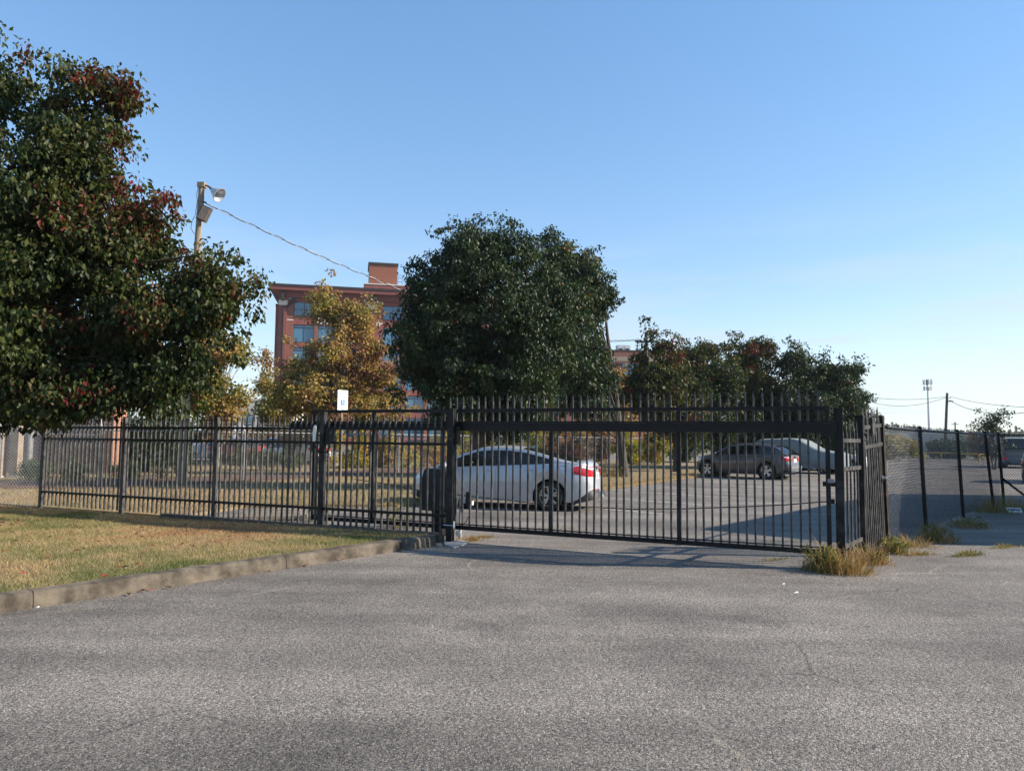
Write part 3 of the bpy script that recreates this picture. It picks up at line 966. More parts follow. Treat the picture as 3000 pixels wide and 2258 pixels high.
mb.lathe([(0.001, -0.085), (0.026, -0.080), (0.034, -0.062), (0.026, -0.045), (0.012, -0.040), (0.012, -0.02), (0.036, -0.018), (0.036, -0.008)], (L2 - 0.09, 0, 1.02), n=18)
mb.build('knob', M['chrome'], pg, smooth=50)
MB().tube([(0.0, -0.03, 1.75), (0.09, -0.06, 1.72), (0.2, -0.03, 1.70), (0.1, 0.03, 1.67), (0.0, -0.03, 1.65), (0.14, -0.05, 1.62)], 0.014, 6).build('hinge_chain', M['rust'], pg)


# ================================================================== CHAIN-LINK FENCES
def wires(p, q, z0, z1, pitch, r, sag=0.0):
    """diagonal wires of a chain-link fabric between two posts, as thin three-sided bars"""
    p, q = np.array(p, float), np.array(q, float)
    L_ = np.linalg.norm(q - p)
    H_ = z1 - z0
    d = (q - p) / L_
    nrm = np.array([-d[1], d[0], 0])
    segs = []
    dx = pitch
    for sgn in (1, -1):
        c = -H_
        while c < L_ + H_:
            # line s = c + t (or reversed), z = t
            if sgn > 0:
                s0, t0, s1, t1 = c, 0.0, c + H_, H_
            else:
                s0, t0, s1, t1 = c + H_, 0.0, c, H_
            lo, hi = 0.0, 1.0
            ds = s1 - s0
            for bound, sign in ((0.0, 1), (L_, -1)):
                # sign*(s - bound) >= 0
                f0, f1 = sign * (s0 - bound), sign * (s1 - bound)
                if f0 < 0 and f1 < 0: lo, hi = 1, 0; break
                if f0 < 0: lo = max(lo, f0 / (f0 - f1))
                elif f1 < 0: hi = min(hi, f0 / (f0 - f1))
            if hi - lo > 0.004:
                segs.append((s0 + ds * lo, t0 + (t1 - t0) * lo, s0 + ds * hi, t0 + (t1 - t0) * hi, sgn))
            c += dx
    S = np.array(segs)
    A = np.stack([p[0] + d[0] * S[:, 0], p[1] + d[1] * S[:, 0], z0 + S[:, 1]], 1)
    B = np.stack([p[0] + d[0] * S[:, 2], p[1] + d[1] * S[:, 2], z0 + S[:, 3]], 1)
    off = nrm[None] * (S[:, 4:5] * r * 0.9)
    A += off
    B += off
    ax = B - A
    ax /= np.linalg.norm(ax, axis=1)[:, None]
    n1 = np.repeat(nrm[None], len(A), 0)
    n2 = np.cross(ax, n1)
    V = np.empty((len(A), 6, 3))
    for k_ in range(3):
        an_ = 2 * math.pi * k_ / 3
        o = (n1 * math.cos(an_) + n2 * math.sin(an_)) * r
        V[:, k_] = A + o
        V[:, 3 + k_] = B + o
    F = np.array([(0, 1, 4, 3), (1, 2, 5, 4), (2, 0, 3, 5)])
    Fi = (F[None] + (np.arange(len(A)) * 6)[:, None, None]).reshape(-1, 4)
    return V.reshape(-1, 3), Fi


def chainlink(name, label, pts, h, z0, pitch, r, mat, post_r, rail_r, post_mat, rail=True, lean=None, skip_posts=()):
    t_ = thing(name, label, 'fence')
    VV, FF, o = [], [], 0
    for p, q in zip(pts[:-1], pts[1:]):
        V, F = wires(p, q, z0, h - 0.02, pitch, r)
        VV.append(V); FF.append(F + o); o += len(V)
    me = np_mesh('wire_mesh', np.concatenate(VV), np.concatenate(FF), mat, sides=4)
    tag(obj('wire_mesh', me, t_), kind='stuff')
    for i, p in enumerate(pts):
        if i in skip_posts: continue
        lx, ly = (lean[i] if lean else (0, 0))
        po_ = MB().tube([(p[0] + lx, p[1] + ly, -0.05), (p[0], p[1], h + 0.02)], post_r, 10).build('post', post_mat, t_, smooth=50)
        mb = MB().lathe([(post_r * 1.15, 0), (post_r * 1.15, 0.02), (post_r * 0.7, 0.045), (0.001, 0.055)], (p[0], p[1], h + 0.02), axis='Z', n=10)
        mb.build('post_cap', post_mat, po_, smooth=50)
    if rail:
        for p, q in zip(pts[:-1], pts[1:]):
            m_ = ((p[0] + q[0]) / 2, (p[1] + q[1]) / 2, h - 0.005)
            MB().tube([(p[0], p[1], h), m_, (q[0], q[1], h)], rail_r, 8).build('top_rail', post_mat, t_, smooth=50)
    return t_


rc = [tuple(c_ + np.array([0.08, 0.1])), tuple(gz(2703, 1560)[:2]), tuple(gz(2812, 1516)[:2]), tuple(gz(2893, 1491)[:2]), tuple(gz(2931, 1482)[:2]), (16.6, 20.6), (21.5, 21.6)]
rch = chainlink('chain_link_fence', 'black chain-link fence receding to the right past the walk gate', rc, 1.83, 0.05, 0.092, 0.0037, M['wire_grey'], 0.035, 0.022, M['black'], skip_posts=(0,), lean=[(0, 0), (.07, 0), (.08, 0), (.16, 0), (.1, 0), (0, 0), (0, 0)])
# twisted wire ends above the top rail
mb = MB()
for p, q in zip(rc[:-3], rc[1:-2]):
    L_ = math.dist(p, q)
    n_ = int(L_ / 0.075)
    for i in range(n_):
        t_ = i / n_
        x_, y_ = p[0] + (q[0] - p[0]) * t_, p[1] + (q[1] - p[1]) * t_
        mb.bar((x_, y_, 1.82), (x_ + rnd.uniform(-.02, .02), y_ + rnd.uniform(-.02, .02), 1.875 + rnd.uniform(0, .02)), 0.007)
tag(mb.build('wire_barbs', M['wire_black'], rch), kind='stuff')
b4 = rc[4]
MB().tube([(b4[0] + 0.75, b4[1] - 0.35, 0.02), (b4[0] + 0.02, b4[1], 0.75)], 0.028, 8).build('brace', M['black'], rch, smooth=50)

lf = chainlink('chain_link_fence', 'dull chain-link fence joining the corner post at the left edge', [tuple(fpt(-9.78)[:2]), (-12.6, 16.4), (-15.8, 17.3)], 1.84, 0.08, 0.085, 0.0027, M['galv'], 0.03, 0.02, M['black'], skip_posts=(0,))
gf = chainlink('chain_link_fence', 'galvanised chain-link fence with pale top rail beyond the inner lawn', [(-18.5, 19.6)] + CL + [(11.5, 54.0)], 1.72, 0.06, 0.072, 0.0016, M['galv_dull'], 0.030, 0.022, M['galv_dull'])
mb_pts = [(-18.5, 19.6)] + CL[:4]
for k_, zz in enumerate((1.85, 1.95, 2.05)):
    for p, q in zip(mb_pts[:-1], mb_pts[1:]):
        MB().tube([(p[0] - .06 * k_, p[1] + .06 * k_, zz), ((p[0] + q[0]) / 2 - .06 * k_, (p[1] + q[1]) / 2 + .06 * k_, zz - 0.015), (q[0] - .06 * k_, q[1] + .06 * k_, zz)], 0.004, 4).build('barbed_wire', M['galv'], gf)
for p in mb_pts:
    MB().bar((p[0], p[1], 1.74), (p[0] - .14, p[1] + .14, 2.08), 0.02).build('wire_arm', M['galv'], gf)


# ================================================================== VEHICLES
def curve(pts, x, sm=0.07):
    xs, zs = zip(*pts)
    g_ = np.linspace(xs[0] - 0.3, xs[-1] + 0.3, 900)
    v = np.interp(g_, xs, zs)
    k_ = max(1, int(sm / (g_[1] - g_[0])))
    ker = np.hanning(2 * k_ + 3)
    ker /= ker.sum()
    vp = np.pad(v, len(ker) // 2, mode='edge')
    v = np.convolve(vp, ker, 'valid')[:len(g_)]
    return np.interp(x, g_, v)


def wheel(parent, x, y, r, side, spokes=5, double=True, w=0.205, mats=None):
    t_ = MB()
    ri = r * 0.70
    hw = w / 2
    t_.lathe([(ri, -hw * .85), (r * .90, -hw), (r * .975, -hw * .82), (r, -hw * .5), (r, hw * .5), (r * .975, hw * .82), (r * .90, hw), (ri, hw * .85)], (0, 0, 0), n=32)
    wh = t_.build('wheel', M['rubber'], parent, smooth=40, loc=(x, y, r))
    m_ = MB()
    o = side * hw * 0.80
    m_.lathe([(ri, o), (ri * .955, o * 1.03), (ri * .92, o * .8), (ri * .9, -o * .6)], (0, 0, 0), n=32)
    m_.lathe([(0.001, o * .98), (r * .12, o * .98), (r * .16, o * .85), (r * .18, o * .4)], n=16)
    for k_ in range(spokes):
        for dd in ((-.12, .12) if double else (0,)):
            an_ = 2 * math.pi * k_ / spokes + 0.31
            a0, a1 = an_ + dd * .4, an_ + dd * 1.5
            m_.bar((math.cos(a0) * r * .10, o * .82, math.sin(a0) * r * .10), (math.cos(a1) * ri * .95, o * .92, math.sin(a1) * ri * .95), r * 0.115, r * .07, up=(0, 1, 0))
    m_.build('rim', M['rim'], wh, smooth=40)
    MB().lathe([(0.001, 0), (ri * .93, 0), (ri * .93, 0.01)], (0, -side * hw * .2, 0), n=24).build('brake_disc', M['blackplastic'], wh)
    return wh


def car(name, label, loc, yaw, P, paintm, glass='cglass', detail=2, group=None, cat='car'):
    L_, W_ = P['L'], P['W'] / 2
    h_ = L_ / 2
    root = thing(name, label, cat, loc, yaw, group)
    xr, xf, rw = P['xr'], P['xf'], P['rw']
    AR = rw * 1.17
    # stations
    xs = list(np.linspace(-h_ + 0.25, h_ - 0.25, 56 if detail > 1 else 30))
    for e_ in (0.25, 0.18, 0.12, 0.08, 0.05, 0.03, 0.017, 0.008, 0.0025, 0.0004, 0.0):
        xs += [-h_ + e_, h_ - e_]
    for xw in (xr, xf):
        for an_ in np.linspace(0, math.pi, 19): xs.append(xw + AR * math.cos(an_))
        xs += [xw - AR - 0.004, xw + AR + 0.004]
    xs = np.array(sorted(set(np.round(xs, 5))))
    zs = curve(P['sh'], xs, P.get('sm', 0.07))

    def z0f(x):
        z = np.interp(x, *zip(*P.get('sill', [(-h_, 0.30), (-h_ + .35, 0.20), (h_ - .35, 0.19), (h_, 0.26)])))
        for xw in (xr, xf):
            dx = np.abs(x - xw)
            z = np.where(dx < AR, np.maximum(z, rw + np.sqrt(np.maximum(AR ** 2 - dx ** 2, 0))), z)
        return z
    z0 = z0f(xs)
    fr = np.array([0, .10, .22, .36, .48, .56, .68, .82, .93, 1.0])
    wp = np.interp(fr, [0, .10, .3, .52, .56, .68, .9, 1.0], [.945, .965, .985, .995, 1.0, .985, .955, .925])
    pr, pf = P.get('nr', 5.0), P.get('nf', 3.6)

    def plan(x):
        x = np.asarray(x, float)
        r_ = np.where(x < 0, (1 - np.clip(-x / h_, 0, 1) ** pr) ** (1 / pr), (1 - np.clip(x / h_, 0, 1) ** pf) ** (1 / pf))
        return r_

    rr = np.interp(fr, *P.get('rear', ([0, .25, .45, .7, .9, 1.0], [-.10, -.01, 0, .06, .05, .09])))   # pull-in of the tail by height
    ff = np.interp(fr, [0, .3, .6, 1.0], [-.06, 0, .02, .12])

    def S(x, f, out=0.0):
        """point on the left side (y>0) of the body"""
        x = float(x)
        i0, i1 = float(z0f(np.array([x]))[0]), float(np.interp(x, xs, zs))
        y = W_ * float(np.interp(f, fr, wp)) * float(plan(x))
        t_ = abs(x) / h_
        wgt = min(1, max(0, (t_ - 0.72) / 0.28)) ** 2
        xx = x + (float(np.interp(f, fr, rr)) * wgt if x < 0 else -float(np.interp(f, fr, ff)) * wgt)
        return Vector((xx, y, i0 + (i1 - i0) * f))

    def Sn(x, f, out):
        e_ = 0.004
        a, b = S(max(-h_, x - e_), f), S(min(h_, x + e_), f)
        d = b - a
        nrm = Vector((-d.y, d.x, 0))
        if nrm.length < 1e-9: nrm = Vector((0, 1, 0))
        nrm.normalize()
        if nrm.y < 0: nrm = -nrm
        if abs(x) > h_ - 0.001: nrm = Vector((math.copysign(1, x), 0, 0))
        return S(x, f) + nrm * out

    side = [[S(x, f) for f in fr] for x in xs]
    mb = MB()
    mb.grid(side, flip=True)
    mb.grid([[Vector((p.x, -p.y, p.z)) for p in row] for row in side])
    # deck (bonnet, boot)
    xg0, xg1 = P['glass'][0], P['glass'][-1]
    cr_ = P.get('crown', 0.05)
    deck = []
    cap_i = MB()
    for i, x in enumerate(xs):
        e_ = side[i][-1]
        row = []
        for c_i in np.linspace(1, -1, 9):
            row.append(Vector((e_.x, e_.y * c_i, e_.z + cr_ * (1 - abs(c_i) ** 2.4) * min(1, e_.y / (W_ * .6)))))
        deck.append(row)
    for i in range(len(xs) - 1):
        xm = (xs[i] + xs[i + 1]) / 2
        (cap_i if xg0 + .12 < xm < xg1 - .12 else mb).grid([deck[i], deck[i + 1]])
    body = mb.build('body', paintm, root, smooth=32)
    cap_i.build('cabin_floor', M['interior'], root)
    # underside and wheel wells
    ub = MB()
    ub.span(-h_ + .3, h_ - .3, -W_ * .80, W_ * .80, 0.19, 0.34)
    for xw in (xr, xf):
        for sd_ in (-1, 1):
            ub.lathe([(AR * 1.0, sd_ * W_ * .945), (AR * 1.0, sd_ * W_ * .5), (0.001, sd_ * W_ * .5)], (xw, 0, rw), n=24)
    ub.build('underbody', M['blackplastic'], root)
    # greenhouse
    n_g = 44 if detail > 1 else 26
    gx = np.linspace(xg0, xg1, n_g)
    dlo0, dlo1 = P['dlo']
    keys = sorted([xg0, xg1, P['glass'][1], P['glass'][2], dlo0, dlo1] + list(P['pillars']) + [p_ + P.get('pw', .09) for p_ in P['pillars']])
    gx = np.array(sorted(set(np.round(np.r_[gx, keys], 4))))
    zt = curve(P['top'], gx, P.get('smt', 0.10))
    zb = np.interp(gx, xs, zs) - 0.012
    yb = np.array([S(x, 1.0).y for x in gx]) * 0.985
    zt = np.maximum(zt, zb + 0.012)
    hgt = zt - zb
    drop = np.minimum(0.05, hgt * 0.3)
    zr = zt - drop
    tum = P.get('tumble', 0.40)
    yr = np.maximum(yb - (zr - zb) * tum, 0.25)
    secs = []
    for i in range(len(gx)):
        sec = []
        d0 = min(0.03, hgt[i] * .15)
        d1 = min(0.055, hgt[i] * .3)
        for z_ in (zb[i], zb[i] + d0, (zb[i] + zr[i]) / 2, zr[i] - d1, zr[i]):
            t_ = (z_ - zb[i]) / max(zr[i] - zb[i], 1e-6)
            sec.append(Vector((gx[i], yb[i] + (yr[i] - yb[i]) * t_ + 0.018 * math.sin(t_ * math.pi), z_)))
        for c_i in (0.93, 0.8, 0.5, 0.0):
            sec.append(Vector((gx[i], yr[i] * c_i, zr[i] + drop[i] * (1 - c_i ** 2.6))))
        secs.append(sec)
    mr = lambda p: Vector((p.x, -p.y, p.z))
    parts = {'roof': MB(), 'pillar_trim': MB(), 'windscreen': MB(), 'rear_window': MB()}
    wins = [MB() for _ in range(len(P['pillars']) + 1)]
    winr = [MB() for _ in wins]
    trim_r = MB()
    for i in range(len(gx) - 1):
        xm = (gx[i] + gx[i + 1]) / 2
        for j in range(8):
            q = [secs[i][j], secs[i][j + 1], secs[i + 1][j + 1], secs[i + 1][j]]
            tgt = parts['roof']
            if 1 <= j <= 2 and dlo0 < xm < dlo1:
                w_i = sum(1 for p_ in P['pillars'] if xm > p_ + P.get('pw', .09) / 2)
                inp = any(p_ < xm < p_ + P.get('pw', .09) for p_ in P['pillars'])
                tgt = parts['pillar_trim'] if inp else wins[w_i]
            elif j == 0 and dlo0 < xm < dlo1 and P.get('trim', True):
                tgt = parts['pillar_trim']
            elif j >= 5 and xm > P['glass'][2] + 0.02: tgt = parts['windscreen']
            elif j >= 5 and xm < P['glass'][1] - 0.02: tgt = parts['rear_window']
            tgt.add(q, [(0, 1, 2, 3)])
            if tgt in wins: tgt = winr[wins.index(tgt)]
            if tgt is parts['pillar_trim']: tgt = trim_r
            tgt.add([mr(p) for p in q], [(3, 2, 1, 0)])
    parts['roof'].build('roof', paintm, root, smooth=35)
    parts['pillar_trim'].build('pillar_trim', M['blackplastic'], root)
    trim_r.build('pillar_trim', M['blackplastic'], root)
    parts['windscreen'].build('windscreen', M[glass], root, smooth=35)
    parts['rear_window'].build('rear_window', M[glass], root, smooth=35)
    for w_ in wins + winr:
        if w_.v: w_.build('side_window', M[glass], root, smooth=35)
    # wheels
    for xw in (xr, xf):
        for sd_ in (-1, 1):
            wheel(root, xw, sd_ * (W_ * .985 - 0.105), rw, sd_, P.get('spokes', 5), detail > 1)

    # lamps: patches wrapped on the body skin
    def patch(nm, mat, x0, x1, f0, f1, out=0.012, both=True, n=14, tip=False):
        par = root
        for sd_ in ((1, -1) if both else (1,)):
            mb_ = MB()
            rows_ = []
            for t_ in np.linspace(0, 1, n):
                x_ = x0 + (x1 - x0) * (1 - (1 - t_) ** 2.2)
                lo_, hi_ = (f0(t_), f1(t_)) if callable(f0) else (f0, f1)
                row = []
                for f_ in np.linspace(lo_, hi_, 5):
                    o_ = out * (0.35 + 0.65 * math.sin(math.pi * (f_ - lo_) / max(hi_ - lo_, 1e-6)))
                    p_ = Sn(x_, f_, o_)
                    row.append(Vector((p_.x, p_.y * sd_, p_.z)))
                rows_.append(row)
            mb_.grid(rows_)
            mb_.build(nm, M[mat], par, smooth=50)
    tl = P['tail']
    xe = -h_ + 0.0006
    patch('tail_light', 'redlens', -h_ + tl[0], xe, lambda t_: tl[1] + (tl[3] - tl[1]) * (1 - min(1, t_ * 2.2)) ** 1.5 * .5, lambda t_: tl[2] - (tl[2] - tl[3]) * (1 - min(1, t_ * 2.2)) ** 1.5 * .5, 0.016)
    patch('head_light', 'clearlens', h_ - 0.62, h_ - 0.03, .70, .90, 0.012)
    patch('rear_bumper_trim', 'blackplastic', -h_ + 0.42, -h_ + 0.00001, lambda t_: -0.02, lambda t_: P.get('btrim', .20) * min(1, .15 + t_ * 1.6), 0.010)
    if detail > 1:
        patch('reverse_lamp', 'clearlens', -h_ + tl[0] * .55, -h_ + 0.004, lambda t_: tl[3] + .02, lambda t_: tl[2] - .03, 0.022)
        patch('rear_reflector', 'redlens', -h_ + 0.05, -h_ + 0.002, .23, .275, 0.014)
        # plate, emblem
        pz = P.get('plate', .70)
        px_ = S(-h_, pz).x - 0.012
        zz = S(-h_, pz).z
        pl = MB().span(px_ - 0.008, px_ + .02, -0.155, 0.155, zz - .075, zz + .075).build('license_plate', M['plate'], root)
        pk_ = MB()
        for c_i in range(6):
            yy = -0.115 + c_i * 0.046
            pk_.span(px_ - 0.0105, px_ - 0.0085, yy - .006, yy + .006, zz - .04, zz + .03)
            if c_i % 2: pk_.span(px_ - 0.0105, px_ - 0.0085, yy - .015, yy + .015, zz + .012, zz + .026)
            else: pk_.span(px_ - 0.0105, px_ - 0.0085, yy - .015, yy + .012, zz - .04, zz - .028)
        pk_.build('plate_characters', M['plate_ink'], pl)
        ez = S(-h_, .93)
        mb_ = MB()
        mb_.lathe([(0.001, 0), (0.05, 0), (0.05, 0.012), (0.001, 0.012)], n=20)
        em = mb_.build('emblem', M['blackplastic'], root, smooth=40, loc=(ez.x - 0.008, 0, ez.z))
        em.rotation_euler = (0, 0, R(90))
        # door seams, handles, fuel lid
        for sd_ in (1, -1):
            for x_ in P['seams']:
                pts = [Sn(x_ + P.get('seamk', 0.0) * math.sin(f_ * 2.2), f_, 0.0012) for f_ in np.linspace(.04, 1.0, 14)]
                MB().tube([(p.x, p.y * sd_, p.z) for p in pts], 0.0035, 5).build('door_seam', M['blackplastic'], body)
            for x_ in P['handles']:
                p = Sn(x_, .86, 0.02)
                MB().box((p.x, p.y * sd_, p.z), (0.20, 0.022, 0.028)).build('door_handle', paintm, root)
            a_m = S(P['dlo'][1] - .22, 1.0)
            mb_ = MB()
            rows_ = []
            for t_ in np.linspace(0, math.pi, 7):
                rows_.append([(a_m.x + .05 * math.cos(q_) * math.sin(t_) + 0.02, sd_ * (a_m.y + .10 - .10 * math.cos(t_)), a_m.z + .055 + .065 * math.sin(q_) * math.sin(t_) ** .6) for q_ in np.linspace(0, 2 * math.pi, 11)])
            mb_.grid(rows_)
            mb_.build('wing_mirror', paintm, root, smooth=60)
        for x_, zz in P.get('seats', ()):
            for yy in (-.36, .36):
                mb_ = MB()
                mb_.bar((x_ + .04, yy, .55), (x_ - .10, yy, zz - .18), .46, .14, up=(1, 0, 0))
                mb_.bar((x_ - .11, yy, zz - .20), (x_ - .14, yy, zz), .26, .10, up=(1, 0, 0))
                mb_.build('seat', M['interior'], root)
        if P.get('fin'):
            fx_, fz_ = P['fin']
            MB().add([(fx_ + .07, -.02, fz_), (fx_ + .07, .02, fz_), (fx_ - .08, .025, fz_), (fx_ - .08, -.025, fz_), (fx_ - .09, 0, fz_ + .065)], [(0, 1, 4), (1, 2, 4), (2, 3, 4), (3, 0, 4)]).build('antenna_fin', paintm, root)
    return root, S, Sn


SEDAN = dict(L=4.56, W=1.78, xr=-1.32, xf=1.38, rw=0.325,
             sh=[(-2.28, 1.00), (-2.1, 1.06), (-1.5, 1.06), (-0.6, 1.005), (0.5, .955), (1.35, .90), (1.7, .86), (2.1, .74), (2.28, .60)],
             top=[(-1.95, 1.08), (-1.6, 1.17), (-1.2, 1.285), (-.75, 1.385), (-.35, 1.43), (0.0, 1.438), (.4, 1.41), (.8, 1.29), (1.2, 1.11), (1.62, .88)],
             glass=[-1.95, -.62, .42, 1.60], dlo=(-1.36, 1.40), pillars=[-.92, -.04, .86], pw=.085,
             tail=(.42, .66, .97, .84), plate=.66, btrim=.26, seams=[.98, -.06, -1.02], handles=[.12, -.86],
             seats=[(.15, 1.20), (-.80, 1.18)], fin=(-.70, 1.395), tumble=.38, crown=.055)
SUV = dict(L=4.42, W=1.80, xr=-1.28, xf=1.42, rw=0.345,
           sh=[(-2.21, .98), (-1.9, 1.05), (-1.2, 1.06), (0.0, 1.02), (1.1, .98), (1.6, .94), (2.05, .84), (2.21, .70)],
           top=[(-2.10, 1.07), (-1.95, 1.19), (-1.7, 1.38), (-1.45, 1.445), (-.9, 1.50), (-.3, 1.515), (.2, 1.49), (.6, 1.38), (.95, 1.20), (1.40, .97)],
           glass=[-2.10, -1.52, .22, 1.36], dlo=(-1.62, 1.18), pillars=[-1.02, -.08], pw=.09,
           tail=(.34, .70, .95, .84), plate=.70, btrim=.30, seams=[.95, -.10, -1.05], handles=[.08, -.9],
           seats=[(.10, 1.22), (-.85, 1.2)], tumble=.36, crown=.05, nr=6.0,
           rear=([0, .25, .45, .7, .9, 1.0], [-.06, -.02, 0, .06, .05, .06]),
           sill=[(-2.21, .34), (-1.8, .25), (1.8, .25), (2.21, .30)])
VAN = dict(L=5.0, W=1.95, xr=-1.5, xf=1.6, rw=0.36,
           sh=[(-2.5, 1.15), (1.2, 1.15), (1.8, 1.08), (2.3, .95), (2.5, .8)],
           top=[(-2.48, 1.16), (-2.42, 1.85), (-2.2, 1.98), (-1, 2.02), (.6, 1.98), (.95, 1.85), (1.7, 1.12)],
           glass=[-2.48, -2.25, .75, 1.62], dlo=(-2.1, 1.35), pillars=[-.9, .1], pw=.3,
           tail=(.06, .30, .50, .4), plate=.4, btrim=.15, seams=[], handles=[], tumble=.10, nr=9.0, sm=.04, smt=.04)

# silver sedan: near rear tyre stands at gz(1612, 1497)
cy = R(18)
fwd = np.array([-math.cos(cy), math.sin(cy)])
lft = np.array([-math.sin(cy), -math.cos(cy)])       # the side that faces the camera
rwp = gz(1610, 1496)[:2]
cc = rwp - lft * 0.79 - fwd * SEDAN['xr']
yaw = math.atan2(fwd[1], fwd[0])
sed, S_, Sn_ = car('sedan', 'silver sedan parked behind the sliding gate', (cc[0], cc[1], 0), yaw, SEDAN, M['silver'])
pts = []
for k_ in range(25):
    an_ = 2 * math.pi * k_ / 24
    p = Sn_(-1.62 + .085 * math.cos(an_), .80 + .11 * math.sin(an_), 0.001)
    pts.append(p)
MB().tube(pts, 0.003, 5, cap=False).build('fuel_lid', M['blackplastic'], sed)

cy = R(42)
fwd = np.array([-math.cos(cy), math.sin(cy)])
lft = np.array([-math.sin(cy), -math.cos(cy)])
rwp = gz(2247, 1404)[:2]
cc = rwp - lft * 0.80 - fwd * SUV['xr']
suv, _, _ = car('crossover', 'grey-brown crossover parked at the far side of the lot', (cc[0], cc[1], 0), math.atan2(fwd[1], fwd[0]), SUV, M['gunmetal'], glass='pglass')
MB().bar((-2.0, .62, .20), (-2.2, .62, .20), .07).build('exhaust_tip', M['chrome'], suv)
MB().box((-2.235, 0, .52), (.03, 1.1, .10)).build('bumper_chrome', M['chrome'], suv)

# ---- covered vehicle
cv_ = gz(2360, 1388)
fw = np.array([math.cos(R(40)), -math.sin(R(40))])
ctr = np.array([cv_[0], cv_[1]]) + np.array([0.95, 1.2]) - fw * 0.75
cvr = thing('covered_vehicle', 'vehicle under a slack blue-grey cover behind the crossover', 'covered car', (ctr[0], ctr[1], 0), math.atan2(fw[1], fw[0]))
LC = 2.35
rows = []
for i, xx in enumerate(np.linspace(-LC, LC, 46)):
    top = float(curve([(-2.35, 1.0), (-2.2, 1.45), (-1.9, 1.72), (-.2, 1.78), (.35, 1.70), (1.0, 1.30), (1.5, 1.16), (2.2, 1.08), (2.35, .95)], xx, .10))
    hw = .95 * (1 - (abs(xx) / (LC + .02)) ** 8) ** .125 if abs(xx) < LC else .5
    row = []
    for t_ in np.linspace(-1, 1, 41):
        a = abs(t_)
        sgn = 1 if t_ >= 0 else -1
        if a < .45:
            y_ = a / .45 * hw * .78
            z_ = top - .05 * (a / .45) ** 2.5
        else:
            k_ = (a - .45) / .55
            y_ = hw * (.78 + .25 * min(1, k_ * 1.8) ** .7) + .015 * math.sin(xx * 9 + k_ * 2) * k_
            z_ = (top - .05) * (1 - k_) + k_ * (.27 + .03 * math.sin(xx * 5.1))
            y_ += .02 * math.sin(xx * 17 + sgn) * k_ ** 2
        z_ += .012 * math.sin(xx * 6.3 + t_ * 9) * (1 - a)
        row.append((xx, y_ * sgn, z_))
    rows.append(row)
mb = MB().grid(rows)
nj = 41
mb.f.append(tuple(range(nj))); mb.f.append(tuple(len(mb.v) - nj + k_ for k_ in range(nj))[::-1])
mb.build('cover', M['cover'], cvr, smooth=50)
MB().tube([(-1.2, -.99, .42), (0.2, -1.0, .62), (1.2, -.99, .40)], .008, 5).build('tie_cord', M['wire_black'], cvr)
for xw in (-1.4, 1.4):
    for sd_ in (-1, 1): wheel(cvr, xw, sd_ * .80, .34, sd_, 6, False)

# another car peeking out behind the covered one
p = aty(2425, 1330, 41)
car('parked_car', 'white car half hidden behind the covered vehicle', (p[0] + .6, 42.5, 0), R(-40), SEDAN, M['carwhite'], detail=1)
# dark car at the right edge of the frame
p = gz(2990, 1420)
car('parked_car', 'black car behind the chain-link fence at the right edge', (p[0] + 3.0, p[1] + 2.2, 0), R(44), SUV, M['carblack'], glass='pglass', detail=2)
p = gz(2955, 1372)
car('parked_van', 'grey van seen from behind beyond the black car', (p[0] + 2.2, p[1] + 2.6, 0), R(58), VAN, M['gunmetal'], glass='pglass', detail=1, cat='van')
# cars in the lot beyond the left chain-link fence
for (u, Y, yw, P_, mt, nm, lb, ct) in (
        (590, 46, R(185), VAN, 'carwhite', 'parked_van', 'white van beyond the left chain-link fence', 'van'),
        (708, 45, R(70), SUV, 'carred', 'parked_car', 'dark red car behind the fence left of the slate blue one', 'car'),
        (800, 47, R(165), SUV, 'carblue', 'parked_car', 'slate blue car behind the left chain-link fence', 'car'),
        (865, 43, R(150), SEDAN, 'carwhite', 'parked_car', 'white sedan behind the left chain-link fence beside the blue car', 'car'),
        (1120, 52, R(175), SEDAN, 'carblack', 'parked_car', 'black car glimpsed beneath the yellow shrubs', 'car'),
        (1215, 54, R(175), SUV, 'carred', 'parked_car', 'red car glimpsed between the yellow shrubs and silver sedan', 'car')):
    p = aty(u, 1300, Y)
    car(nm, lb, (p[0], p[1], 0), yw, P_, M[mt], detail=1, cat=ct)

# box trailer standing just outside the right of the frame: it throws the long shadow on the lot
tl = thing('box_trailer', 'white box trailer parked outside the fence to the right', 'trailer', (10.48, 13.13, 0), math.atan2(.762, .647))
MB().span(0, 13.0, -2.5, 0, 0.95, 4.1).build('box', M['trailer'], tl)
MB().span(0.1, 12.9, -2.2, -.3, 0.72, 0.94).build('chassis', M['black'], tl)
for xx in (1.4, 2.7):
    for yy in (-.25, -2.25): wheel(tl, xx, yy, .5, 1, 6, False)
for yy in (-.6, -1.9): MB().span(10.6, 10.75, yy - .07, yy + .07, 0, .72).build('landing_leg', M['black'], tl)


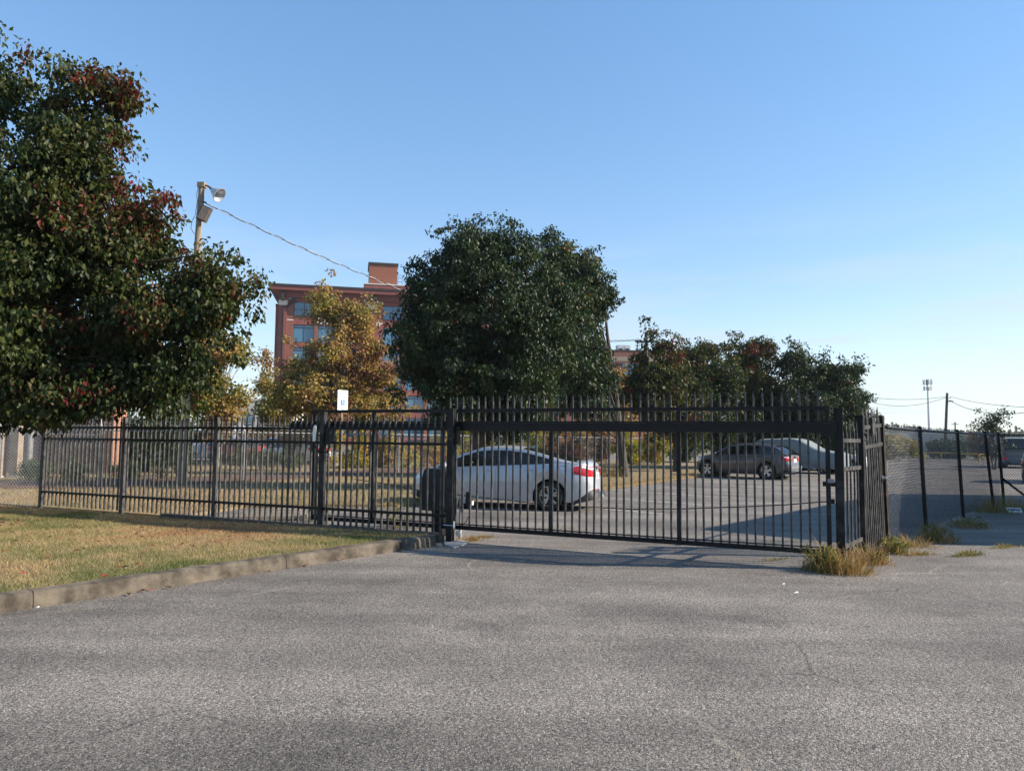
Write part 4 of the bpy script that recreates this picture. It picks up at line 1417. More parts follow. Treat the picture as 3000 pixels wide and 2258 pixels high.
# ================================================================== TREES AND SHRUBS
def leaf_cloud(centres, spread, per, size, tint_c, droop=0.6, aspect=0.52, tint_sd=0.10, flat=0.75):
    """leaf blades gathered in clumps round the given centres; returns verts, tris, tint"""
    c = np.repeat(centres, per, axis=0)
    n_ = len(c)
    sp = np.repeat(spread, per)[:, None] if hasattr(spread, '__len__') else spread
    d = NR.normal(0, 1, (n_, 3))
    d /= np.linalg.norm(d, axis=1)[:, None]
    d *= NR.random((n_, 1)) ** 0.45
    pos = c + d * sp * np.array([1, 1, flat])
    ax = NR.normal(0, 1, (n_, 3))
    ax[:, 2] -= droop * 2.0
    ax += d * 0.8
    ax /= np.linalg.norm(ax, axis=1)[:, None]
    nr_ = NR.normal(0, 1, (n_, 3))
    nr_[:, 2] += 0.7
    b = np.cross(ax, nr_)
    b /= np.linalg.norm(b, axis=1)[:, None] + 1e-9
    nn_ = np.cross(b, ax)
    l = (size * NR.uniform(0.5, 1.4, n_))[:, None]
    w_ = l * aspect * 0.5
    V = np.empty((n_, 4, 3))
    V[:, 0] = pos
    V[:, 1] = pos + ax * l * 0.42 + b * w_ + nn_ * w_ * 0.45
    V[:, 2] = pos + ax * l - nn_ * l * 0.10
    V[:, 3] = pos + ax * l * 0.42 - b * w_ + nn_ * w_ * 0.45
    i4 = (np.arange(n_) * 4)[:, None]
    T = np.stack([i4 + np.array([0, 1, 2]), i4 + np.array([0, 2, 3])], 1).reshape(-1, 3)
    tt_ = np.repeat(tint_c, per) + NR.normal(0, tint_sd, n_)
    return V.reshape(-1, 3), T, np.repeat(np.clip(tt_, 0.0, 1.0), 2)


def sample_crown(ells, n_, shell=0.55, lobe=0.6, per_lobe=11):
    """clump centres: lobes are strewn through a union of ellipsoids (cx,cy,cz,rx,ry,rz), mostly near
    its outside, and clumps gather round each lobe, so the outline is tufted and gaps open between lobes"""
    vol = np.array([e[3] * e[4] * e[5] for e in ells]) ** 0.75
    nl = max(8, n_ // per_lobe)
    k_ = NR.choice(len(ells), nl, p=vol / vol.sum())
    E_ = np.array([e[:6] for e in ells])[k_]
    d = NR.normal(0, 1, (nl, 3))
    d /= np.linalg.norm(d, axis=1)[:, None]
    r_ = np.where(NR.random(nl) < shell, NR.uniform(0.80, 1.06, nl), NR.random(nl) ** (1 / 2.2))
    ext = np.maximum(E_[:, 3:6] - lobe * 0.36, E_[:, 3:6] * 0.35)
    Lc = E_[:, :3] + d * ext * r_[:, None]
    lr = lobe * NR.uniform(0.65, 1.3, nl)
    q = NR.integers(0, nl, n_)
    o = NR.normal(0, 1, (n_, 3))
    o /= np.linalg.norm(o, axis=1)[:, None]
    o *= (NR.random(n_) ** 0.5)[:, None]
    up = np.where(NR.random(n_) < 0.12, NR.uniform(0.3, 1.0, n_), 0)
    C_ = Lc[q] + o * lr[q][:, None] * np.array([1, 1, 0.9])
    C_[:, 2] += up * lr[q] * 0.7
    return C_, q


def tree(name, label, loc, ells, ncl, per, spread, size, mat, trunk_r, tint=(0.45, 0.18), trunk_top=None, bark='bark', lean=(0, 0), seed=0,
         droop=0.6, limbs=26, gaps=0.0, redlobes=(), cat='tree', aspect=0.52, lobe=0.6, per_lobe=11, zmin=None, stems=1, group=None, twig=0.012, shell=0.55, tint_sd=0.1):
    global NR, rnd
    NR = np.random.default_rng(1000 + seed)
    rnd = random.Random(seed)
    root = thing(name, label, cat, loc, 0, group)
    C, ki = sample_crown(ells, ncl, shell, lobe, per_lobe)
    if zmin is not None:
        k_ = C[:, 2] > zmin + NR.uniform(-.2, .35, len(C))
        C, ki = C[k_], ki[k_]
    if gaps:
        g_ = vnoise(C[:, 0] + C[:, 1] * .7, C[:, 2], 0.95, seed + 3)
        C, ki = C[g_ > gaps], ki[g_ > gaps]
    lt_ = NR.normal(tint[0], tint[1] * .75, ki.max() + 1)
    tc_ = lt_[ki] + NR.normal(0, tint[1] * .55, len(C))
    for (cx_, cy_, cz_, rr_, add) in redlobes:
        dd = np.linalg.norm(C - np.array([cx_, cy_, cz_]), axis=1)
        tc_ += add * np.clip(1.2 - dd / rr_, 0, 1)
    sp_ = spread * NR.uniform(0.6, 1.25, len(C))
    V, T, tt_ = leaf_cloud(C, sp_, per, size, tc_, droop, aspect, tint_sd)
    tag(obj('crown', np_mesh('crown', V, T, M[mat], tt_), root), kind='stuff')
    # trunk and limbs
    top = trunk_top or max(e[2] + e[5] * .5 for e in ells)
    tb = MB()
    for s_i in range(stems):
        ox = 0 if stems == 1 else rnd.uniform(-.12, .12)
        pts = [(ox * 0.5, 0, -.05), (ox + lean[0] * .1, lean[1] * .1, top * .12), (ox * 2 + lean[0] * .4, lean[1] * .4, top * .42), (ox * 4 + lean[0] * .8, lean[1] * .8, top * .75), (ox * 5 + lean[0], lean[1], top)]
        tb.tube(pts, [trunk_r * 1.35 / stems ** .5, trunk_r / stems ** .5, trunk_r * .72 / stems ** .5, trunk_r * .4 / stems ** .5, trunk_r * .12], 10)
    tb.build('trunk', M[bark], root, smooth=60)
    lb = MB()
    idx = NR.choice(len(C), min(limbs, len(C)), replace=False)
    for q in idx:
        e_ = C[q]
        t_ = float(np.clip((e_[2] / top) * .55, .16, .85))
        b0 = np.array([lean[0] * t_, lean[1] * t_, top * t_])
        m_ = b0 * .45 + e_ * .55 + np.array([0, 0, .12 * np.linalg.norm(e_ - b0)]) * (1 if e_[2] > b0[2] else -.3)
        r_ = trunk_r * .30 * (1 - t_ * .6)
        lb.tube([b0, b0 * .75 + m_ * .25 + np.array([0, 0, .03]), m_, e_], [r_, r_ * .8, r_ * .5, twig], 6)
    tag(lb.build('limbs', M[bark], root, smooth=60), kind='stuff')
    return root


def px_ell(u0, u1, v0, v1, Y, base, depth=1.0, dy=0.0):
    """ellipsoid whose outline spans these photo pixels at distance Y, relative to the tree base"""
    c = aty((u0 + u1) / 2, (v0 + v1) / 2, Y + dy)
    rx = (u1 - u0) / 2 * (Y + dy) / FPX
    rz = (v1 - v0) / 2 * (Y + dy) / FPX
    return (c[0] - base[0], c[1] - base[1], c[2], rx, rx * depth, rz)


# ---- the big reddening pear tree at the left edge
B = (-10.6, 13.4, 0)
Y = 13.0
el = [px_ell(-420, 330, 300, 900, Y, B, .8), px_ell(-60, 120, 190, 360, Y, B), px_ell(170, 355, 205, 400, Y, B), px_ell(120, 380, 340, 560, Y, B),
      px_ell(-300, 330, 500, 1130, Y, B, .9), px_ell(180, 470, 590, 790, Y, B), px_ell(400, 530, 560, 640, Y, B, .6), px_ell(560, 745, 830, 960, Y, B, .7), px_ell(-30, 90, 160, 280, Y, B, .7), px_ell(290, 380, 205, 320, Y, B, .7), px_ell(330, 650, 730, 1000, Y, B), px_ell(520, 735, 750, 940, Y, B, .8), px_ell(600, 690, 680, 780, Y, B, .7),
      px_ell(200, 700, 800, 1200, Y, B, .8), px_ell(-200, 420, 850, 1290, Y, B, .9), px_ell(330, 560, 1020, 1270, Y, B), px_ell(-420, 150, 800, 1330, Y, B), px_ell(60, 330, 1080, 1270, Y - .5, B)]
rl = []
for u, v, r_ in ((330, 220, .8), (300, 300, .5), (505, 590, .7), (560, 760, .5), (620, 830, .5), (440, 640, .5), (130, 700, .4), (350, 560, .4)):
    q = aty(u, v, Y)
    rl.append((q[0] - B[0], q[1] - B[1], q[2], r_ * 2.0, .15))
tree('pear_tree', 'large dark green tree with reddening leaves overhanging the fence at the left', B, el, 3500, 42, .30, .104, 'pear', .20, tint=(.47, .19), zmin=1.85, seed=21, droop=.95, gaps=.12, lobe=.62, per_lobe=10, redlobes=rl, limbs=60, trunk_top=7.5, aspect=.60, tint_sd=.13, shell=.6)

# ---- the two dense dark trees in the middle
B = (-1.05, 22.8, 0)
Y = 22.8
el = [px_ell(1230, 1600, 660, 1130, Y, B), px_ell(1290, 1480, 665, 850, Y, B), px_ell(1400, 1540, 660, 800, Y, B), px_ell(1160, 1420, 850, 1180, Y, B), px_ell(1150, 1300, 900, 1080, Y, B, .8), px_ell(1185, 1290, 770, 920, Y, B),
      px_ell(1180, 1500, 980, 1280, Y, B), px_ell(1400, 1680, 820, 1260, Y, B), px_ell(1290, 1620, 1080, 1290, Y, B), px_ell(1480, 1700, 740, 1150, Y, B, .8), px_ell(1150, 1260, 1000, 1190, Y, B, .8), px_ell(1270, 1430, 672, 880, Y, B), px_ell(1205, 1420, 740, 1000, Y, B), px_ell(1460, 1580, 665, 850, Y, B)]
tree('shade_tree', 'tall dense dark green tree standing behind the silver sedan', B, el, 2900, 40, .29, .115, 'maple', .19, tint=(.50, .18), seed=31, droop=.85, limbs=40, gaps=.13, lobe=.66, trunk_top=7.6, tint_sd=.12)
b2 = gz(1765, 1378)
B = (b2[0], 31.0, 0)
Y = 30.0
el = [px_ell(1590, 1790, 780, 1150, Y, B), px_ell(1585, 1680, 655, 900, Y, B), px_ell(1660, 1735, 700, 900, Y, B), px_ell(1690, 1790, 770, 960, Y, B), px_ell(1740, 1800, 835, 900, Y, B), px_ell(1560, 1800, 1000, 1270, Y, B), px_ell(1700, 1800, 1040, 1250, Y, B), px_ell(1540, 1720, 800, 1200, Y, B), px_ell(1560, 1710, 700, 900, Y, B), px_ell(1640, 1770, 755, 950, Y, B)]
tree('shade_tree', 'dark green tree with leaning trunk right of the tallest tree', B, el, 1700, 38, .32, .145, 'maple', .17, tint=(.52, .18), seed=33, droop=.85, limbs=34, gaps=.08, lobe=.66, trunk_top=8.0, lean=(-.9, 0), tint_sd=.12)

# ---- the row on the right
row = [
    ('pear_tree', 'dark reddish-topped tree, leftmost of the row behind the crossover', 1982, 1386, 36.5, [(1850, 2040, 1010, 1290), (1885, 1955, 957, 1100), (1830, 1980, 1060, 1300), (1910, 2080, 1080, 1330), (1850, 1900, 1010, 1120)], (1922, 970, .9), 41),
    ('pear_tree', 'dark green tree behind the crossover roof, second of the row', 2105, 1372, 41, [(1960, 2180, 1000, 1270), (1970, 2040, 975, 1100), (2030, 2105, 985, 1100), (1940, 2110, 1060, 1330), (2040, 2220, 1060, 1340)], (2040, 985, .6), 42),
    ('pear_tree', 'reddish-brown topped tree in the middle of the row on the right', 2205, 1371, 43, [(2110, 2290, 1010, 1270), (2165, 2225, 972, 1110), (2205, 2272, 985, 1090), (2120, 2300, 1080, 1330), (2115, 2165, 985, 1090)], (2215, 1000, 1.3), 43),
    ('shade_tree', 'rounded green tree above the covered vehicle', 2330, 1372, 42, [(2255, 2430, 1060, 1290), (2280, 2370, 1010, 1130), (2330, 2450, 1045, 1200), (2230, 2450, 1130, 1340)], (2330, 1010, .1), 44),
    ('shade_tree', 'lower green tree, rightmost of the row behind the gate posts', 2455, 1370, 42, [(2390, 2520, 1080, 1290), (2430, 2490, 1050, 1130), (2475, 2522, 1065, 1180), (2370, 2540, 1160, 1340), (2480, 2535, 1110, 1240)], (2455, 1060, .1), 45)]
for nm, lb, ub_, vb_, Y, boxes, rl, sd_ in row:
    g_ = gz(ub_, vb_)
    B = (aty(ub_, 1340, Y)[0], Y, 0)
    el = [px_ell(*b_, Y, B) for b_ in boxes]
    q = aty(rl[0], rl[1], Y)
    tree(nm, lb, B, el, 900, 40, .36, .155, 'pear' if nm == 'pear_tree' else 'maple', .17, tint=(.50, .17), seed=sd_, droop=.7, limbs=26, gaps=.05, lobe=.75,
         redlobes=[(q[0] - B[0], q[1] - B[1], q[2], 2.2, .10 * rl[2])], trunk_top=5.2, tint_sd=.11)

# ---- yellow-brown autumn trees
B = (aty(985, 1300, 40)[0], 40, 0)
Y = 40
el = [px_ell(880, 1110, 930, 1200, Y, B), px_ell(905, 1010, 815, 1000, Y, B), px_ell(985, 1065, 835, 1000, Y, B), px_ell(930, 985, 800, 900, Y, B), px_ell(1010, 1100, 900, 1020, Y, B), px_ell(815, 960, 1000, 1150, Y, B), px_ell(800, 1180, 1080, 1290, Y, B), px_ell(1060, 1190, 1010, 1220, Y, B), px_ell(820, 930, 1130, 1300, Y, B)]
q = aty(1080, 1050, Y)
tree('sycamore_tree', 'sparse yellow-brown autumn tree in front of the brick office building', B, el, 1050, 36, .42, .15, 'autumn', .15, tint=(.42, .2), seed=51, droop=.4, limbs=120, gaps=.16, lobe=.95, per_lobe=17, bark='pale_bark', trunk_top=8.6, aspect=.8, redlobes=[(q[0] - B[0], 0, q[2], 2.6, .3)], twig=.01, shell=.4, tint_sd=.16)
B = (aty(640, 1300, 37)[0], 37, 0)
Y = 37
el = [px_ell(560, 700, 930, 1120, Y, B), px_ell(600, 735, 985, 1100, Y, B), px_ell(530, 720, 1080, 1250, Y, B), px_ell(560, 720, 1150, 1280, Y, B), px_ell(480, 620, 1000, 1250, Y, B)]
tree('sycamore_tree', 'yellow-green autumn tree rising beside the large left tree', B, el, 640, 34, .45, .15, 'autumn', .13, tint=(.38, .22), seed=52, droop=.3, limbs=60, gaps=.22, bark='pale_bark', trunk_top=6.8, aspect=.8, twig=.01, shell=.4, tint_sd=.16)
B = (aty(770, 1300, 44)[0], 44, 0)
Y = 44
el = [px_ell(735, 830, 1060, 1180, Y, B), px_ell(750, 790, 1035, 1100, Y, B), px_ell(720, 860, 1150, 1290, Y, B)]
tree('sycamore_tree', 'small thin yellow-green tree at the left corner of the brick office building', B, el, 190, 34, .42, .15, 'autumn', .09, tint=(.32, .2), seed=53, droop=.3, limbs=30, gaps=.25, bark='pale_bark', trunk_top=5, aspect=.8, twig=.01, shell=.4, tint_sd=.16)
B = (aty(1815, 1300, 62)[0], 62, 0)
Y = 62
el = [px_ell(1780, 1850, 1060, 1200, Y, B), px_ell(1770, 1860, 1120, 1290, Y, B)]
tree('sycamore_tree', 'narrow orange-brown tree between the two groups of dark trees', B, el, 220, 34, .5, .22, 'autumn', .12, tint=(.6, .2), seed=54, droop=.3, limbs=30, gaps=.1, bark='pale_bark', trunk_top=6, aspect=.8, tint_sd=.16)


def bush(name, label, u0, u1, v0, v1, Y, mat, ncl, per=36, spread=.3, size=.09, tint=(.55, .2), seed=0, gaps=0.0, cat='shrub', aspect=.6):
    B = (aty((u0 + u1) / 2, 1300, Y)[0], Y, 0)
    um, vm = (u0 + u1) / 2, (v0 + v1) / 2
    el = [px_ell(u0, u1, v0 + (v1 - v0) * .25, v1, Y, B, .8), px_ell(u0 + (u1 - u0) * .1, um + (u1 - u0) * .08, v0, vm + (v1 - v0) * .2, Y, B, .8), px_ell(um, u1 - (u1 - u0) * .06, v0 + (v1 - v0) * .08, vm + (v1 - v0) * .25, Y, B, .8)]
    return tree(name, label, B, el, ncl, per, spread * .8, size, mat, .03, tint=tint, seed=seed, limbs=14, lobe=spread * 1.3, gaps=gaps, cat=cat, droop=.3, aspect=aspect, trunk_top=.9, stems=3, zmin=.12, twig=.006)


bush('yellow_shrub', 'yellow-leaved shrub behind the fence left of the handicapped sign post', 960, 1090, 1262, 1400, 37, 'yellowbush', 240, seed=61, gaps=.14, tint=(.62, .2))
bush('yellow_shrub', 'golden shrub between the sign post and the gate motor', 1080, 1230, 1258, 1390, 38, 'yellowbush', 300, seed=62, gaps=.14, tint=(.70, .2))
bush('yellow_shrub', 'orange-gold shrub behind the left gate post', 1230, 1345, 1255, 1385, 40, 'yellowbush', 220, seed=63, gaps=.2, tint=(.8, .2))
bush('yellow_shrub', 'yellow-green shrub above the silver sedan roof', 1480, 1600, 1240, 1370, 43, 'yellowbush', 240, seed=64, gaps=.1, tint=(.5, .2))
bush('brown_shrub', 'brown twiggy shrub behind the sedan rear window', 1590, 1740, 1235, 1370, 46, 'autumn', 240, seed=65, gaps=.2, tint=(.85, .15))
for k_, (u0, u1, v0, Yb, mt, tn, lb) in enumerate((
        (1330, 1450, 1240, 47, 'yellowbush', .45, 'yellow-green thicket just right of the left gate post behind the lawn'),
        (1440, 1520, 1225, 49, 'evergreen', .5, 'dark green thicket behind the sedan bonnet'),
        (1540, 1640, 1228, 50, 'autumn', .6, 'rusty thicket above the sedan rear door'),
        (1630, 1720, 1240, 50, 'evergreen', .6, 'green thicket behind the sedan boot'),
        (1700, 1800, 1235, 51, 'autumn', .75, 'brown thicket by the leaning trunk'),
        (1950, 2050, 1262, 52, 'evergreen', .5, 'low green thicket behind the crossover bonnet'),
        (2040, 2190, 1255, 53, 'evergreen', .4, 'dark green thicket behind the crossover roof'),
        (2180, 2330, 1250, 53, 'evergreen', .45, 'dark green thicket left of the covered vehicle'),
        (2320, 2480, 1255, 54, 'evergreen', .45, 'dark green thicket behind the covered vehicle'),
        (560, 700, 1235, 58, 'evergreen', .5, 'dark shrubs behind the white van'),
        (690, 830, 1240, 58, 'autumn', .6, 'brown shrubs behind the slate blue car'),
        (820, 970, 1238, 58, 'evergreen', .5, 'dark shrubs behind the white sedan'),
        (340, 470, 1200, 31, 'evergreen', .35, 'dark leafy shrubs right of the sunlit brick corner'))):
    bush('thicket', lb, u0, u1, v0, 1284 + 3470 / Yb, Yb, mt, 260, spread=.42, size=.14, seed=200 + k_, gaps=.08, tint=(tn, .2))
bush('yellow_shrub', 'large yellow-green shrub left of the crossover', 1788, 1880, 1250, 1366, 46.6, 'yellowbush', 300, seed=66, gaps=.1, tint=(.52, .2))
bush('yellow_shrub', 'bright golden shrub by the trunk left of the crossover', 1870, 1965, 1252, 1366, 47, 'yellowbush', 300, seed=67, gaps=.1, tint=(.62, .2))
bush('brown_shrub', 'dull brown thicket under the autumn tree', 790, 960, 1262, 1340, 42, 'autumn', 200, seed=68, gaps=.2, tint=(.8, .15))
bush('hedge', 'low dark hedge in front of the parked cars on the left', 640, 900, 1318, 1376, 33, 'evergreen', 300, spread=.25, size=.06, seed=69, tint=(.35, .2), cat='hedge')
bush('evergreen_shrub', 'dark column-shaped evergreen left of the light pole', 440, 515, 1190, 1395, 26, 'evergreen', 300, spread=.22, size=.06, seed=70, tint=(.3, .2))
bush('evergreen_shrub', 'brighter column-shaped evergreen right of the light pole', 500, 565, 1225, 1385, 27.5, 'evergreen', 260, spread=.22, size=.06, seed=71, tint=(.7, .2))
bush('round_shrub', 'round dark shrub against the low brick building, left one', 55, 150, 1345, 1420, 24.5, 'evergreen', 160, spread=.2, size=.05, seed=72, tint=(.5, .2))
bush('round_shrub', 'round dark shrub against the low brick building, middle one', 182, 275, 1348, 1418, 25, 'evergreen', 160, spread=.2, size=.05, seed=73, tint=(.45, .2))
bush('round_shrub', 'round dark shrub beside the sunlit brick corner', 318, 408, 1345, 1412, 25.5, 'evergreen', 160, spread=.2, size=.05, seed=74, tint=(.5, .2))
bush('yellow_shrub', 'long yellow-green hedge beyond the right chain-link fence', 2570, 2700, 1282, 1346, 66, 'yellowbush', 300, spread=.5, size=.16, seed=75, tint=(.55, .2), cat='hedge')
bush('brown_shrub', 'low orange-brown bush near the yellow barrier end', 2835, 2905, 1280, 1335, 72, 'autumn', 200, spread=.5, size=.16, seed=76, tint=(.6, .2))
bush('evergreen_shrub', 'dark green scrub beyond the yellow barrier', 2700, 2860, 1292, 1345, 78, 'evergreen', 300, spread=.6, size=.2, seed=77, tint=(.5, .2))
B = (aty(2910, 1300, 46)[0], 46, 0)
el = [px_ell(2850, 2960, 1235, 1310, 46, B), px_ell(2895, 2965, 1210, 1270, 46, B), px_ell(2832, 2875, 1215, 1250, 46, B), px_ell(2840, 2995, 1255, 1330, 46, B)]
tree('scrub_tree', 'small dark straggly tree against the sky at the right', B, el, 230, 30, .34, .14, 'maple', .08, tint=(.4, .15), seed=78, limbs=60, gaps=.28, stems=3, trunk_top=2.6, twig=.012)

# far woods along the horizon
NR = np.random.default_rng(5)
C = []
for i in range(420):
    az = NR.uniform(-40, 42)
    Y = NR.uniform(330, 430)
    hh = 6.2 + 4.6 * float(vnoise(np.array([az * .35]), np.array([3.0]), 1.0, 8)[0]) + NR.normal(0, .5)
    for k_ in range(7):
        C.append((math.tan(R(az)) * Y + NR.normal(0, 2.4), Y + NR.normal(0, 2), NR.uniform(.5, max(1, hh))))
V, T, tt_ = leaf_cloud(np.array(C), 2.2, 18, 1.3, NR.normal(.5, .2, len(C)), .2, .9)
tag(obj('far_woods', np_mesh('far_woods', V, T, M['hazewood'], tt_)), 'distant line of woods low along the horizon', 'woods', kind='stuff')


# ---- weeds
def clump(name, label, x, y, rad, n_, h, tint, seed, cat='weeds', leafy=0, squash=1.0, rz=0.0):
    global NR
    NR = np.random.default_rng(seed)
    t_ = thing(name, label, cat, (x, y, 0))
    n_ = int(n_ * .8)
    a, r_ = NR.uniform(0, 6.283, n_), rad * 1.15 * NR.random(n_) ** .8 * NR.uniform(.6, 1.2, n_)
    px_, py_ = r_ * np.cos(a), r_ * np.sin(a) * squash
    px_, py_ = px_ * math.cos(rz) - py_ * math.sin(rz), px_ * math.sin(rz) + py_ * math.cos(rz)
    # arching blades of three pieces
    n_ = n_
    hh = h * (.18 + .95 * NR.random(n_) ** 1.9) * (1.2 - .75 * r_ / max(rad, 1e-6))
    la = a + NR.normal(0, .9, n_)
    ll = hh * NR.uniform(.2, 1.5, n_)
    w_ = NR.uniform(.002, .0055, n_)
    az = NR.uniform(0, 6.283, n_)
    sx = np.stack([np.cos(az), np.sin(az), np.zeros(n_)], 1)
    base = np.stack([px_, py_, np.full(n_, -.01)], 1)
    dr = np.stack([np.cos(la), np.sin(la), np.zeros(n_)], 1)
    V = np.empty((n_, 5, 3))
    m1 = base + dr * (ll * .35)[:, None] + np.array([0, 0, 1.]) * (hh * .68)[:, None]
    m2 = base + dr * ll[:, None] + np.array([0, 0, 1.]) * (hh * NR.uniform(.55, 1.05, n_))[:, None]
    V[:, 0], V[:, 1] = base - sx * w_[:, None], base + sx * w_[:, None]
    V[:, 2], V[:, 3] = m1 - sx * (w_ * .7)[:, None], m1 + sx * (w_ * .7)[:, None]
    V[:, 4] = m2
    i5 = (np.arange(n_) * 5)[:, None]
    T = np.stack([i5 + np.array(q) for q in ((0, 1, 3), (0, 3, 2), (2, 3, 4))], 1).reshape(-1, 3)
    tt_ = np.repeat(np.clip(NR.normal(tint, .16, n_), 0, 1), 3)
    tag(obj('blades', np_mesh('blades', V.reshape(-1, 3), T, M['weed'], tt_), t_), kind='stuff')
    if leafy:
        C_ = np.stack([NR.uniform(-rad * .6, rad * .6, leafy), NR.uniform(-rad * .6, rad * .6, leafy) * squash, NR.uniform(.04, h * .6, leafy)], 1)
        V, T, q = leaf_cloud(C_, .07, 16, .045, np.full(leafy, .40), .1, .5)
        tag(obj('leaves', np_mesh('leaves', V, T, M['weed'], q), t_), kind='stuff')
    return t_


p = gz(2418, 1672); clump('weed_clump', 'green weedy tuft at the foot of the closing gate post', p[0], p[1], .27, 900, .42, .56, 1, leafy=40)
p = gz(2480, 1676); clump('grass_clump', 'tall orange-brown dry grass in front of the closing gate post', p[0], p[1], .30, 1100, .40, .78, 2)
p = gz(2545, 1648); clump('grass_clump', 'rust-coloured dry grass under the short picket panel', p[0], p[1], .30, 900, .34, .82, 3, leafy=12)
p = gz(2610, 1618); clump('weed_clump', 'leafy yellow-green weeds at the walk gate latch post', p[0], p[1], .30, 700, .32, .66, 4, leafy=40)
p = gz(2672, 1600); clump('grass_clump', 'thin brown grass along the first chain-link bay', p[0], p[1], .35, 500, .26, .72, 5)
p = gz(2736, 1585); clump('weed_clump', 'bushy green-gold weed at the first chain-link post', p[0], p[1], .34, 700, .40, .74, 6, leafy=30)
p = gz(2835, 1545); clump('weed_clump', 'shaded dark weed clump at the second chain-link post', p[0], p[1], .40, 450, .3, .68, 7, leafy=14)
p = gz(2910, 1500); clump('grass_clump', 'shaded dry grass tuft at the third chain-link post', p[0], p[1], .6, 700, .55, .6, 8)
p = gz(2975, 1490); clump('grass_clump', 'shaded straw-coloured grass beyond the fence corner', p[0], p[1], .9, 900, .5, .66, 9)
p = gz(1372, 1583); clump('grass_clump', 'low orange dry grass to the right of the left gate post', p[0], p[1], .30, 900, .11, .8, 10, squash=.5, rz=.6)
p = gz(1420, 1574); clump('grass_clump', 'low straw tuft tailing off under the sliding gate', p[0], p[1], .28, 600, .08, .74, 11, squash=.4, rz=.6)
p = gz(922, 1530); clump('weed_clump', 'thin twiggy weeds at the thick fence post', p[0] + .03, p[1] + .22, .22, 120, .5, .3, 12, leafy=14)
p = gz(1160, 1548); clump('weed_clump', 'spindly weeds growing through the fence near the gate motor', p[0] + .05, p[1] + .2, .35, 120, .62, .4, 13, leafy=16)
p = gz(1785, 1400); clump('grass_clump', 'brown leafy tuft at the edge of the inner lawn', p[0], p[1], .9, 900, .75, .75, 14, leafy=60)
p = gz(2700, 1625); clump('grass_clump', 'small yellow grass tuft in the pavement crack, nearer one', p[0], p[1], .42, 500, .10, .62, 15, squash=.25, rz=.3)
p = gz(2835, 1627); clump('grass_clump', 'small green grass tuft along the pavement crack', p[0], p[1], .42, 700, .13, .45, 16, squash=.25, rz=.5)
p = gz(2945, 1603); clump('grass_clump', 'small yellow grass tuft in the pavement crack at the right', p[0], p[1], .5, 500, .10, .55, 17, squash=.25, rz=.5)
p = gz(2270, 1640); clump('grass_clump', 'sparse green grass in the crack before the sliding gate', p[0], p[1], .5, 260, .07, .45, 18, squash=.15, rz=.55)
p = gz(1640, 1548); clump('grass_clump', 'low weeds in the lot seen through the gate pickets', p[0], p[1], .5, 260, .08, .55, 19, squash=.3)


# ================================================================== BUILDINGS
def text_mesh(body, size, depth, mat):
    cu = bpy.data.curves.new('lettering', 'FONT')
    cu.body = body
    cu.size = size
    cu.extrude = depth
    cu.align_x = 'LEFT'
    o = bpy.data.objects.new('lettering_tmp', cu)
    COL.objects.link(o)
    bpy.context.view_layer.update()
    me = bpy.data.meshes.new_from_object(o.evaluated_get(bpy.context.evaluated_depsgraph_get()))
    bpy.data.objects.remove(o)
    me.materials.clear()
    me.materials.append(mat)
    return me


